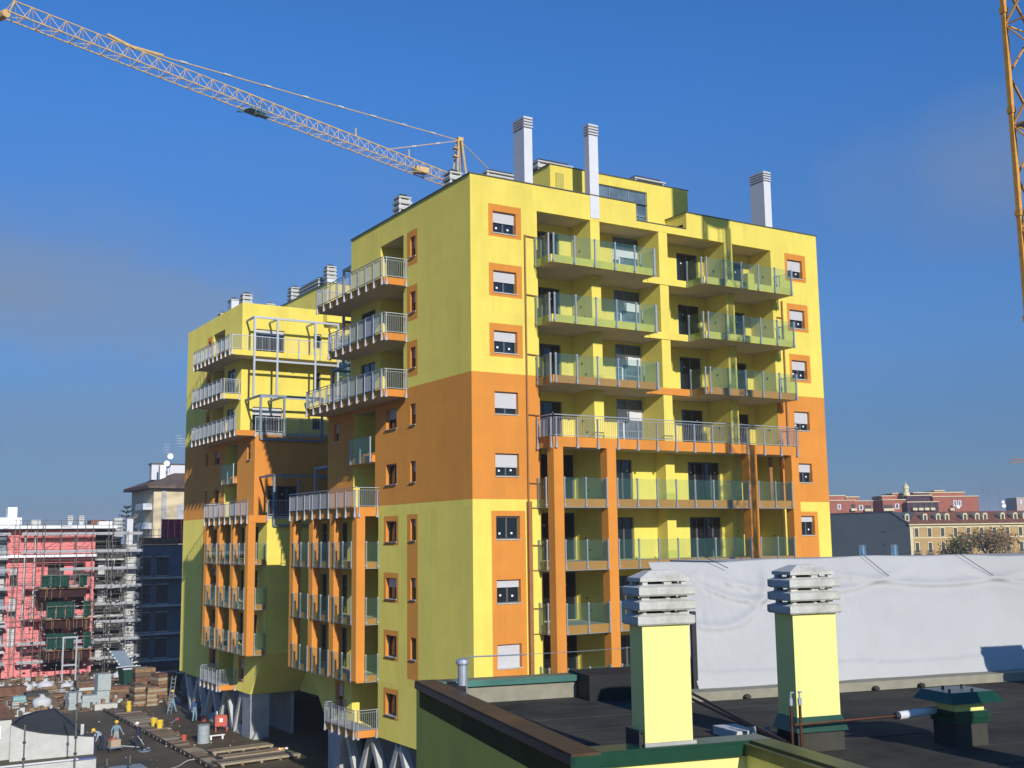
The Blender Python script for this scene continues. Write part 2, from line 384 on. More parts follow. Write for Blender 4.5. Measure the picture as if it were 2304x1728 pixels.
# coping strips
cp=MB(); c=.05
cp.box(-c,10.27,-c,.33,TOP,TOP+.05).box(13.72,23.9+c,-c,.33,TOP,TOP+.05).box(10.27,13.72,-c+.01,.33,29.25,29.29).box(-c,.33,.33,14.3+c,TOP,TOP+.05).box(23.6,23.9+c,.33,14.3,TOP,TOP+.05).box(.33,23.6,14.0,14.3+c,TOP,TOP+.05).box(13.72,14.05,.33,1.78,TOP,TOP+.05)
cp.build('coping',COP,B)
# loggia piers, floor bands, back walls
pr=MB()
for a,b in ((7.2,7.8),(16.5,17.1)): pr.box(a,b,0,1.79,2.05,28.86)
pr.box(11.75,12.35,0,1.79,17.0,28.86).box(11.75,12.35,0,.84,2.05,17.0)
pr.build('loggia_pier',YO,B)
for k in (26,23,20,17,14,11,8,5):
    fas=0 if k>20.5 else 1
    m=MB().box(3.9,20.05,.006,1.795,k-.08,k+.3,[2,3,fas,fas,fas,fas]); m.build('floor_slab',[YEL,ORA,SOF,SCR],B)
up_doors=[];bk=[]
for k in (26,23,20,17):
    z=k+.31
    bk+= [(4.3,6.45,z,z+2.15),(9.98,11.74,z-.25,z+2.5),(14.5,16.1,z,z+2.15),(18.55,19.6,z,z+2.1)]
bw=wall(3.9,20.05,17,28.86,bk,lambda x,z:0,depth=.12); bw.build('loggia_back_wall',YO,B,(-12,-22.5,.95))
STG=mat('stair_curtain_glass',(.10,.14,.17),.12,.5,.9,spec=.9)
for h in bk:
    w_,h_=round(h[1]-h[0],2),round(h[3]-h[2],2)
    if abs(h[0]-9.98)<.01:
        o=wchild('stair_window',cached('stw',lambda:MB().box(0,w_,.03,.1,0,.1).box(0,w_,.03,.1,1.0,1.08).box(0,w_,.03,.1,1.95,2.03).box(0,w_,.03,.1,h_-.08,h_).box(0,.07,.02,.11,0,h_).box(.62,.7,.02,.11,0,h_).box(w_-.07,w_,.02,.11,0,h_).mesh('stair_window',MTD)),B,(h[0],1.8,h[2]))
        for a,b in ((.07,.62),(.7,w_-.07)):
            for c0_,d0_ in ((.1,1.0),(1.08,1.95),(2.03,h_-.08)):
                link('pane',cached(('stp',a,c0_),lambda:MB().box(a,b,.06,.075,c0_,d0_).mesh('pane',STG)),o)
        link('blind',cached('bl1',lambda:MB().box(.05,w_-.05,.0,.012,1.62,2.2).mesh('blind',WHT)),o); link('blind',cached('bl2',lambda:MB().box(.03,.4,.012,.022,1.45,1.95).mesh('blind',WHT)),o)
        link('blind',cached('bl3',lambda:MB().box(.42,.52,.012,.02,.4,1.6).mesh('blind',WHT)),o)
    else: door(B,(h[0],1.8,h[2]),0,w_,h_,2 if w_>1.2 else 1)
# lower loggia back walls (z<17)
lo=[];ld=[]
for k in (14,11,8,5):
    z=k+.31; lo.append((9.0,10.2,z,z+2.15)); lo.append((14.0,16.3,z,z+2.15)); ld+=[(4.6,7.15,z,z+2.4)]
wall(7.8,16.5,2.05,17,lo,lambda x,z:0,depth=.12).build('loggia_back_wall',YO,B,(-12,-23.45,.95))
for h in lo: door(B,(h[0],.85,h[2]),0,round(h[1]-h[0],2),2.15,2 if h[1]-h[0]<1.5 else 4)
wall(3.9,7.2,2.05,17,ld,lambda x,z:0,depth=.12).build('loggia_back_wall',YO,B,(-12,-22.5,.95))
for h in ld: door(B,(h[0],1.8,h[2]),0,round(h[1]-h[0],2),2.4,2)
ld2=[(17.3,18.8,k+.31,k+2.7) for k in (14,11,8,5)]
wall(17.1,20.05,2.05,17,ld2,lambda x,z:0,depth=.12).build('loggia_back_wall',YO,B,(-12,-22.5,.95))
for h in ld2: door(B,(h[0],1.8,h[2]),0,1.5,2.39,2)
MB().box(3.88,3.9,0,1.8,2.05,28.86).build('loggia_side_wall',YO,B); MB().box(20.05,20.07,0,1.8,2.05,28.86).build('loggia_side_wall',YO,B)
# small sensor plates / outlets on loggia walls
for k in (26,23,20,17,14,11,8):
    for X,yy in ((7.2,.95),(16.5,.9),(20.05,.6)):
        MBo=cached('outlet',lambda:MB().box(-.012,0,0,.09,0,.11).mesh('outlet_plate',BRN)); wchild('outlet_plate',MBo,B,(X,yy,k+1.35)); 
        if X<8: wchild('outlet_plate',MBo,B,(X,yy-.35,k+.75))
# front balconies
for i,k in enumerate((26,23,20)):
    fas=0 if k>20.5 else 1
    balcony(B,(3.75,0,k-.08),0,6.55,1.4,'glass',fas,5,(True,True)); balcony(B,(13.66,0,k-.08),0,6.6,1.4,'glass',fas,5,(True,True))
    # the bevelled wedge of slab beside the stair pier
    MB().hexa([(10.5,-.4,k-.078),(13.66,-.02,k-.078),(13.66,0,k-.078),(10.5,0,k-.078),(10.5,-.4,k+.28),(13.66,-.02,k+.28),(13.66,0,k+.28),(10.5,0,k+.28)][:8]).build('slab_edge',[YEL,ORA][fas],B) if False else MB().box(10.9,13.64,-.05,0,k-.078,k+.28).build('slab_edge',[YEL,ORA][fas],B)
o=balcony(B,(3.7,0,16.8),0,16.4,1.4,'metal',1,13,(True,True),T=.5)
# condenser on the top right balcony
wchild('air_conditioner',MB().box(0,.55,0,.5,0,.62).box(.06,.49,-.01,0,.06,.5).mesh('air_conditioner',YEL),B,(17.1,-1.15,26.3))
# projecting frame under the big balcony
fc=[(3.7,4.25),(6.87,7.43),(16.36,16.95),(19.55,20.1)]
for a,b in fc: MB().box(a,b,-1.4,-.85,2.05,16.8).build('frame_column',ORA,B)
for k in (14,11,8,5):
    MB().box(3.71,20.09,-1.34,-.0,k-.12,k+.3,[2,3,1,1,1,1]).build('balcony_slab',[YEL,ORA,SOF,SCR],B)
    for a,b,n in ((4.25,6.87,2),(7.43,16.36,7),(16.95,19.55,2)):
        o=wchild('glass_balustrade',cached(('rl',b-a),lambda:MB().box(0,b-a,-.03,0,-.03,.0).mesh('glass_balustrade',MET)),B,(a,-1.36,k-.1))
        st=(b-a-.1)/n
        for i in range(n+1): link('post',CACHE['gpost'],o,(.05+st*i,-.03,0))
        for i in range(n): link('glass_pane',cached(('gp2',round(st,3)),lambda:MB().box(.02,st-.02,-.008,.008,0,1.42).mesh('glass_pane',GLS)),o,(.05+st*i,-.07,0))
    o=wchild('glass_balustrade',cached('rlx',lambda:MB().box(0,.8,-.03,0,-.03,.0).mesh('glass_balustrade',MET)),B,(3.68,-.02,k-.1),-math.pi/2)
    for x in (.05,.75): link('post',CACHE['gpost'],o,(x,-.03,0))
    link('glass_pane',cached('gpx',lambda:MB().box(.0,.8,-.008,.008,0,1.42).mesh('glass_pane',GLS)),o,(0,-.07,0))
# downpipes with floor branches
m=MB().cyl((3.1,-.07,14),(3.1,-.07,27.5),.042,8).box(3.0,3.2,-.2,-.001,2.1,14.2)
for k in (26,23,20,17,14,11,8): m.cyl((3.1,-.07,k+1.45 if k>15 else k+1.1),(3.82,-.07,k+1.42 if k>15 else k+1.08),.03,6); m.cyl((3.2,-.05,k-.1),(3.8,-.05,k-.12),.025,6) if k<15 else None
m.build('downpipe',PIP,B)
MB().cyl((20.75,-.07,17),(20.75,-.07,25.9),.05,8).cyl((20.3,-.07,24.9),(20.75,-.07,24.9),.035).cyl((20.6,-.07,14),(20.6,-.07,17),.05).box(19.2,19.42,-.06,-.0,14.2,16.8).build('downpipe',PIP,B)
for k in (26,23,20,17,14): MB().cyl((20.2,-.5,k+1.25),(20.2,-.02,k+1.25),.02,6).cyl((20.2,-.5,k+.2),(20.2,-.5,k+1.25),.02,6).build('drain_pipe',MTD,B)
# ---- side towers, mirrored about Y=24.3
def towerside(mir):
    Y=(lambda y:MIR-y) if mir else (lambda y:y)
    def sx(a,b):    # local x-range for a span [a,b] in tower-1 Y on the X=0 wall whose local origin is at largest Y
        return None
    def bx(m,x0,x1,a,b,z0,z1,k=0): return m.box(x0,x1,Y(a),Y(b),z0,z1,k)
    def sidewall(ya,yb,z0,z1,holes,mf,xb,zb,name='side_wall',X=0,depth=.26):
        ymax=max(Y(ya),Y(yb)); tol=lambda y:ymax-Y(y)
        hh=[(min(tol(h[0]),tol(h[1])),max(tol(h[0]),tol(h[1])),h[2],h[3],*h[4:]) for h in holes]
        g=lambda x,z:mf(MIR-(ymax-x) if mir else ymax-x,z)
        mb=wall(0,abs(yb-ya),z0,z1,hh,g,[tol(v) for v in xb],zb,depth)
        o=mb.build(name,[YEL,ORA,SOF],B,None); o.matrix_parent_inverse=WM[B.name].inverted(); o.location=(X,ymax,0); o.rotation_euler=(0,0,-math.pi/2)
        return o
    def mf(y,z):
        if zone(z): return 1
        if 5.67<y<6.89:
            if z<13.75 and z>5.4: return 1
            for k in range(3):
                if 26.95-3*k<z<28.85-3*k: return 1
        if 7.92<y<9.7 and z<14:
            for k in range(4):
                if 12.15-3*k<z<13.72-3*k: return 1
        if not mir and 3.0<y<9.0 and False: return 0
        return 0
    zb=[14.3,20.4,13.75,5.4]+[26.95-3*k for k in range(3)]+[28.85-3*k for k in range(3)]+[12.15-3*k for k in range(4)]+[13.72-3*k for k in range(4)]
    xb=[5.67,6.89,7.92,9.7]
    nar=[(5.89,6.5,28.5-3*k-1.1,28.5-3*k,.3) for k in range(8)]
    wide=[(8.15,9.45,z-1.1,z,.3) for z in (19.5,16.5,13.45,10.45,7.45,4.45)]
    log=[(7.31,10.2,k+.3,28.86-(26-k),1.7) for k in (26,23,20)]
    dr=[(10.9,12.9,k+.31,k+2.45,.15) for k in (23,20)]
    sidewall(0,14.3,20,TOP,[h for h in nar if h[2]>20]+log+dr,mf,xb,zb)
    l2=[(10.85,13.8,17.3,19.7,1.5),(10.85,13.8,14.3,16.8,1.5)]
    w2=[(16.0,16.7,18.3,19.4,.25)]
    sidewall(0,17.6,14,20,[h for h in nar if 14<h[2]<20]+[h for h in wide if 14<h[2]<20]+l2+w2,mf,xb,zb)
    l3=[(10.4,13.4,k+.3,k+2.9,1.6) for k in (11,8,5)]+[(14.6,15.7,k+.3,k+2.5,.3) for k in (11,8,5)]+[(17.6,18.7,k+.3,k+2.5,.3) for k in (11,8,5)]
    sidewall(0,20.4,5,14,[h for h in nar if 5<h[2]<14]+[h for h in wide if 5<h[2]<14]+l3,mf,xb,zb)
    l4=[(10.4,13.8,2.42,4.85,1.6)]
    w4=[(15.1,16.0,2.9,4.3,.3)]
    sidewall(0,17.5,2.05,5,[h for h in nar if 2<h[2]<5]+[h for h in wide if 2<h[2]<5]+l4+w4,lambda y,z:1 if (14.9<y<16.2 and z>2.7 and z<4.5) else mf(y,z),xb+[14.9,16.2],zb+[2.7,4.5])
    # windows in the holes
    def put(h,fn,*a,**k):
        ya=max(Y(h[0]),Y(h[1])); fn(B,(0,ya,h[2]),-math.pi/2,round(abs(h[1]-h[0]),2),round(h[3]-h[2],2),*a,**k)
    for i,h in enumerate(nar): put(h,window,[.55,.5,.5,.5,.5,.35,.45,.05,.3][i],1,.24)
    for i,h in enumerate(wide): put(h,window,[.5,.05,.05,.45,.05,.05][i],2,.24)
    for h in dr: put(h,door,2,.1)
    for h in w2+w4: put(h,window,.5,1,.2)
    for h in l3:
        if h[1]-h[0]<1.5: put(h,door,2,.2)
    # loggia interiors
    for h in log+l2+[q for q in l3 if q[1]-q[0]>2]+l4:
        d=h[4]; m=MB(); bx(m,d,d+.05,h[0],h[1],h[2]-.3,h[3]+.02,0); m.build('loggia_back_wall',YEL,B)
        wd=1.35; ya=max(Y(h[0]+.05),Y(h[0]+.05+wd)); door(B,(d-.16,ya,h[2]),-math.pi/2,wd,min(2.3,h[3]-h[2]-.1),2,.05)
    for h in log+l2: m=MB(); bx(m,.02,1.7,h[0]+.02,h[1]-.02,h[3]-.012,h[3]-.002); m.build('loggia_ceiling',SOF,B)
    # metal-railed balconies
    def sb(ya,yb,z,kind='metal',fas=1,n=None,ends=(True,True),T=.38,D=1.38,front=True,fe=None):
        return balcony(B,(0,max(Y(ya),Y(yb)),z),-math.pi/2,round(abs(yb-ya),2),D,kind,fas,n,ends,front,T,fe=fe)
    back=(lambda a,b:(a,b)) if not mir else (lambda a,b:(b,a))
    sb(6.85,16.1,25.92,n=9,ends=(False,True) if not mir else (True,False),fe=0 if mir else None)
    sb(6.85,14.25,22.92,n=7,ends=(True,True),fe=0 if mir else None); sb(6.85,17.6,19.92,n=10,ends=(False,True) if not mir else (True,False))
    sb(10.38,20.4,13.75,n=8,ends=(False,True) if not mir else (True,False),T=.5,D=1.3)
    sb(10.36,14.5,2.08,n=4,ends=(True,True),D=1.3)
    # frame below the z=14 terrace
    for a in (10.38,13.5,16.65,19.78):
        m=MB(); bx(m,-1.3,-.8,a,a+.62,5.0 if a<15 else 4.95,13.76); m.build('frame_column',ORA,B)
    for k in (11,8,5):
        m=MB(); bx(m,-1.25,0,10.4,20.38,k-.08,k+.28,[2,3,1,1,1,1]); m.build('balcony_slab',[YEL,ORA,SOF,SCR],B)
        for a,b,n in ((11.0,13.5,2),(14.12,16.65,2),(17.27,19.78,2)):
            o=wchild('glass_balustrade',cached(('rl',round(b-a,3)),lambda:MB().box(0,b-a,-.03,0,-.03,.0).mesh('glass_balustrade',MET)),B,(-1.27,max(Y(a),Y(b)),k-.05),-math.pi/2)
            st=(b-a-.1)/n
            for i in range(n+1): link('post',CACHE['gpost'],o,(.05+st*i,-.03,0))
            for i in range(n): link('glass_pane',cached(('gp2',round(st,3)),lambda:MB().box(.02,st-.02,-.008,.008,0,1.42).mesh('glass_pane',GLS)),o,(.05+st*i,-.07,0))
        yy=Y(10.36); rz_=0
        o=wchild('glass_balustrade',cached('rle',lambda:MB().box(0,.8,-.03,0,-.03,.0).mesh('glass_balustrade',MET)),B,(-.8,yy if not mir else MIR-20.4,k-.05),0)
        for x in (.05,.75): link('post',CACHE['gpost'],o,(x,-.03,0))
        link('glass_pane',cached('gpe',lambda:MB().box(.0,.8,-.008,.008,0,1.42).mesh('glass_pane',GLS)),o,(0,-.07,0))
    # small glass balconies in the orange band
    for a,b,z in ((10.85,13.8,16.75),):
        balcony(B,(0,max(Y(a),Y(b)),z),-math.pi/2,2.95,.18,'glass',1,2,(False,False))
    # inward faces
    fr=sorted
    def face(yv,x0,x1,z0,z1,holes=(),name='courtyard_wall'):
        if mir: wall(x0,x1,z0,z1,list(holes),lambda x,z:zone(z),(),[14.3,20.4],.25).build(name,YO,B,(x0*0-12,Y(yv)-24.3,.95))
        else: MB().quad((x0,yv,z0),(x0,yv,z1),(x1,yv,z1),(x1,yv,z0),m=zone((z0+z1)/2)).build(name,YO,B)
    H1=[(1.07,3.3,26.35,28.3),(5.63,6.3,27.2,28.3),(5.63,6.25,23.9,25.3),(.9,3.2,20.5,22.4),(5.62,6.3,20.9,21.75)]
    H2=[(1.0,3.22,14.2,16.4)]
    face(14.3,0,24,20,TOP,H1); face(17.6,0,7.3,14,20,H2); face(20.4,0,7.3,5,14)
    if mir:
        window(B,(1.07,34.3,26.35),0,2.23,1.95,.2,4,.18); window(B,(5.63,34.3,27.2),0,.67,1.1,.1,1,.18); window(B,(5.63,34.3,23.9),0,.62,1.4,0,1,.18); window(B,(.9,34.3,20.5),0,2.3,1.9,.3,4,.18); window(B,(5.62,34.3,20.9),0,.68,.85,0,1,.18)
        door(B,(1.0,31.0,14.2),0,2.22,2.2,3,.2)
    # terraces on the inward steps
    m=MB(); bx(m,.02,7.3,14.3,17.58,19.7,20.2); bx(m,.02,7.3,17.6,20.38,13.7,14.2); m.build('terrace_slab',SCR,B)
    m=MB(); bx(m,0,7.2,14.32,16.1,25.92,26.3,[2,0,0,0,0,0]); m.build('terrace_slab',[YEL,ORA,SOF],B)
    def rail(yv,z,x0,x1):
        yw=Y(yv)
        o=wchild('terrace_railing',MB().box(x0,x1,yw-.03,yw+.03,z+1.04,z+1.09).box(x0,x1,yw-.015,yw+.015,z+.08,z+.11).mesh('terrace_railing',MET),B,(0,0,0))
        q=MB(); x=x0
        while x<x1: q.box(x-.007,x+.007,yw-.007,yw+.007,z+.1,z+1.04); x+=.12
        tag(link('balusters',q.mesh('balusters',MET),o),kind='stuff')
        for i in range(int((x1-x0)/1.7)+1): link('post',CACHE['mpost'],o,(x0+1.7*i,yw,z-.32))
    rail(16.16,26.3,-1.35,7.2); rail(17.66,20.2,0,7.2); rail(20.46,14.2,0,7.2)
    # steel pergola frames
    def perg(yv,yw_,ztop,zlow,xs,zmid=None):
        m=MB(); a,b=Y(yv),Y(yw_)
        for x in xs:
            m.box(x-.07,x+.07,a-.07,a+.07,zlow,ztop); m.bar((x,a,ztop-.07),(x,b,ztop-.07),.12,.14)
        m.box(xs[0],xs[-1],a-.071,a+.071,ztop-.14,ztop+.002); m.box(xs[0],xs[-1],a-.071,a+.071,zlow-.08,zlow+.06)
        if zmid: m.box(xs[0],xs[-1],a-.071,a+.071,zmid-.07,zmid+.07)
        m.build('steel_pergola',MET if zmid else MTD,B)
    perg(16.15,14.3,28.87,22.95,[.33,2.08,5.05,6.87],25.62)
    perg(17.72,14.3,22.9,19.7,[.34,2.1,5.0]); perg(20.55,17.6,17.05,13.55,[.4,2.2,5.0])
    # sloped belly between first floor and soffit
    m=MB(); ya,yb,yc=Y(20.4),Y(17.5),Y(17.5)
    m.quad((0,ya,5),(3.5,ya,5),(3.5,yb,2.05),(.25,yb,2.05)); m.quad((0,ya,5),(.25,yb,2.05),(0,yb,2.05)); m.quad((0,yb,5),(0,ya,5),(0,yb,2.05))
    m.build('sloped_wall',YEL,B)
    # body: roof, floors, rear and far walls
    m=MB(); bx(m,.3,23.6,1.85 if not mir else .3,14.0,29.55,29.7,2); m.build('roof',[YEL,ORA,CON],B)
    m=MB(); bx(m,.6,23.4,1.95,17.4,2.05,2.2); bx(m,0,23.9,.0,1.9,2.052,2.14); m.build('soffit',CON,B)
    m=MB(); m.quad((23.9,Y(0),2.05),(23.9,Y(14.3),2.05),(23.9,Y(14.3),TOP),(23.9,Y(0),TOP)); m.build('end_wall',YEL,B)
    # V-shaped concrete struts
    y=10.3+ (0 if not mir else .25); topq=True; hp=1.75; ys=[1.2+hp*i for i in range(10)]
    for i,(a,b) in enumerate(zip(ys,ys[1:])):
        za,zb_=(2.05,-.95) if i%2==0 else (-.95,2.05)
        o=MB().bar((.35,Y(a),za),(.35,Y(b),zb_),.42,.36).build('v_strut',LCO,B)
    m=MB(); bx(m,3.2,3.4,1.0,17,-.95,2.05); m.build('basement_closing_wall',CON,B)
    m=MB(); bx(m,.1,1.45,15.7,17.4,-.95,2.05); m.build('corner_pillar',CON,B)
towerside(False); towerside(True)
wall(0,23.9,2.05,TOP,[],lambda x,z:zone(z),(),[14.3,20.4]).build('rear_wall',YO,B,(11.9,24.3,.95),math.pi)
# stair link between the two towers
MB().box(19.8,20,0,48.6,-.95,2.04).build('basement_closing_wall',CON,B); MB().box(1.5,23.9,48.2,48.4,-.95,2.04).build('basement_closing_wall',CON,B); MB().box(4,20,17.6,31,2.03,2.055).build('soffit',CON,B)  # unseen far walls added to shut out skylight and keep the underpass dark
m=MB().box(7.35,20,14.4,34.25,14.2,28).box(7.32,20,17.7,31.1,5,14.2).box(3.55,20,17.6,31.0,2.06,5.0); m.build('link_block',YEL,B)
GSW=mat('stair_glass_wall',(.12,.26,.27),.15,.3,1.5,spec=.8)
g=MB()
for z in [14.3+1.5*i for i in range(9)]:
    for y in [14.6+1.6*i for i in range(12)]: g.box(7.28,7.33,y,y+1.5,z,z+1.4)
tag(g.build('stair_glazing',GSW,B),kind='stuff')
# penthouses
def pent(y0,y1,x0,x1,z=32.2,front=True):
    H=[(8.5,12.5,30.9,31.65,.2),(11.7,12.5,29.0,30.9,.2)] if front else []
    m=wall(x0,x1,29.2,z,H,lambda x,zz:0,(),(),.2); m.build('penthouse_wall',YO,B,(-12,y0-24.3,.95))
    MB().quad((x0,y0,29.2),(x0,y0,z),(x0,y1,z),(x0,y1,29.2)).quad((x1,y0,29.2),(x1,y1,29.2),(x1,y1,z),(x1,y0,z)).quad((x0,y1,29.2),(x0,y1,z),(x1,y1,z),(x1,y1,29.2)).box(x0+.02,x1-.02,y0+.02,y1-.02,z-.15,z-.02).build('penthouse_wall',YO,B)
    MB().box(x0-.05,x1+.05,y0-.05,y1+.05,z,z+.05).build('coping',COP,B)
pent(1.8,9.0,5.95,15.5); pent(33.5,45.5,6.4,16,32.25,False)
MB().box(8.5,12.5,1.93,1.97,30.9,31.65).box(11.7,12.5,1.93,1.97,29.0,30.9).build('penthouse_glazing',STG,B)
pf=MB()
for x in (8.5,9.9,11.2,12.44): pf.box(x,x+.06,1.88,1.94,30.9,31.65)
pf.box(8.5,12.5,1.88,1.94,31.6,31.66).box(8.5,12.5,1.88,1.94,30.88,30.94).box(11.7,12.5,1.88,1.94,30.2,30.26).box(11.7,12.5,1.88,1.94,29.6,29.66).box(11.7,11.76,1.88,1.94,29,30.9).box(12.44,12.5,1.88,1.94,29,30.9)
pf.build('glazing_bars',MTD,B)
MB().box(6.3,6.8,1.75,1.799,29.3,31.8).build('roof_door',mat('olive_door',(.42,.37,.08),.7),B)
# tall square flues
def flue(x0,x1,y0,y1,z0,z1):
    o=MB().box(x0,x1,y0,y1,z0,z1-.62).build('chimney',WHT,B)
    g=MB()
    for i in range(4): z=z1-.6+i*.15; g.box(x0-.03,x1+.03,y0-.03,y1+.03,z+.04,z+.12)
    g.box(x0+.08,x1-.08,y0+.08,y1-.08,z1-.62,z1-.05).box(x0-.02,x1+.02,y0-.02,y1+.02,z1-.04,z1)
    link('louvre_cap',g.mesh('louvre_cap',SHU),o)
flue(3.6,4.1,.65,1.7,29.6,34.05); flue(7.22,7.8,-.03,.42,28.98,34.1); flue(20.55,21.1,.75,1.9,29.6,33.95)
# louvred vents on the roofs
cowl(B,1.2,9.9,29.6,.72,.72,1.1,4,.25,.09,ov=.07); cowl(B,1.2,3.9,29.6,.7,.7,.8,4,.25,.09,ov=.07)
cowl(B,5.6,6.6,29.6,1.9,.9,2.35,4,.22,.08); cowl(B,7.9,4.6,32.2,2.3,.9,.35,3,.24,.09); cowl(B,14.5,4.4,32.2,2.2,.9,.4,3,.24,.09)
cowl(B,1.3,43.2,29.6,.66,.7,.45,4,.22,.08,ov=.07); cowl(B,1.3,40.6,29.6,.6,.9,2.0,1,.26,.09); cowl(B,1.3,37.5,29.6,.7,.75,.85,4,.24,.09,ov=.07)
cowl(B,3.4,38,29.6,.6,.5,1.4,1,.2,.05); cowl(B,7.4,38.9,32.2,.8,4.3,.1,4,.24,.08); cowl(B,7.3,35.2,32.2,.72,.72,.75,4,.23,.08,ov=.07); cowl(B,7.4,43.2,32.2,.8,.8,.6,4,.24,.08)
cowl(B,20.0,3.5,29.6,.8,.6,.5,2,.2,.06)
#@@NEAR
# ------------------------------------------------------------------ near roof (own grid, turned 13 degrees)
NR=thing('rooftop_building','yellow building close by whose dark bitumen roof has green flashing and two louvred chimneys','building',(-19.59,-36.3,0),-R(13)); LOCAL.add(NR.name)
BIT=mat('bitumen_sheet',(.050,.047,.040),.92,.4,1.2,.6,60,spec=.12,stain=(.085,.078,.062),stain_amt=.75)
GRN=mat('green_flashing',(.010,.060,.035),.3,.15,4,metal=.2,spec=.6)
DKM=mat('dark_flashing',(.03,.028,.03),.4,.2,4,spec=.5)
CPT=mat('rusty_coping',(.07,.038,.014),.5,.55,1.0,.2,20,stain=(.03,.03,.025),stain_amt=1)
YE2=mat('pale_yellow_render',(.78,.74,.26),.85,.03,1.2,.25,60,stain=(.70,.66,.25),stain_amt=.3)
OLV=YE2
COW=mat('cast_concrete_cowl',(.56,.55,.50),.9,.12,5,.5,60,stain=(.34,.32,.27),stain_amt=.75)
KRB=mat('beige_kerb',(.27,.25,.19),.9,.15,4,.3,40)
HPIP=mat('copper_pipe',(.11,.045,.025),.45,.25,9,metal=.5)
MB().quad((0,0,10.1),(0,0,-1),(2.0,0,-1),(2.0,0,10.1)).build('front_wall',YE2,NR)
MB().quad((0,6.7,10.1),(0,6.7,-1),(0,0,-1),(0,0,10.1)).build('left_wall',mat('shade_tinted_yellow_render',(.76,.65,.11),.85,.05,1.2,.3,50,stain=(.56,.48,.10),stain_amt=.5),NR)  # left wall's yellow is retinted, putting its shaded look into the colour
MB().quad((2,0,10.1),(2,0,-1),(2,-7,-1),(2,-7,10.1)).build('return_wall',YE2,NR)
MB().box(.2,16,.2,6.5,9.5,9.84).box(2.2,16,-7,.19,9.5,9.84).box(2.5,15.9,6.5,7.4,9.5,9.84).build('roof_deck',BIT,NR)
# lapped bitumen strips, each sheet a piece
for i in range(9):
    y0=.28+i*.98-2.9
    x0=2.25 if y0<.25 else .3
    o=MB().hexa([(x0,y0,9.841),(15.8,y0,9.841),(15.8,y0+1.02,9.841),(x0,y0+1.02,9.841),(x0,y0,9.852),(15.8,y0,9.852),(15.8,y0+1.02,9.846+.001*i%.003),(x0,y0+1.02,9.846+.001*i%.003)]).build('roofing_sheet',BIT,NR)
def upst(x0,x1,y0,y1,z1,m): return MB().box(x0,x1,y0,y1,9.8,z1).build('parapet',m,NR)
upst(.0,.26,.01,6.5,10.17,BIT); upst(.26,2.0,.01,.26,10.17,BIT); upst(2.01,2.27,-7,.26,10.17,BIT); upst(.26,4.0,6.25,6.5,10.17,KRB)
# metal copings
MB().box(-.05,.28,-.05,6.6,10.17,10.2,0).box(-.055,-.001,-.055,6.6,10.08,10.17,1).build('coping',[CPT,DKM],NR)
MB().box(.28,2.3,-.05,.28,10.171,10.2).box(-.05,2.0,-.055,-.002,10.04,10.17).build('coping',GRN,NR)
MB().box(2.03,2.3,-7,-.05,10.171,10.2).box(1.95,2.02,-7,-.05,10.06,10.169).build('coping',mat('weathered_green_coping',(.10,.11,.035),.5,.4,2),NR)
MB().box(.28,2.55,6.2,6.56,10.171,10.2).box(.28,2.55,6.18,6.2,10.11,10.17).build('coping',mat('teal_coping',(.06,.17,.14),.35,.3,1.5),NR)
MB().box(2.55,4.3,5.7,6.6,9.84,10.24).build('bitumen_upstand',mat('black_bitumen',(.012,.012,.013),.6,.3,3),NR)
MB().box(.28,.5,5.6,6.0,9.85,10.2).build('bitumen_patch',CACHE.setdefault('bb',bpy.data.materials['black_bitumen']),NR)
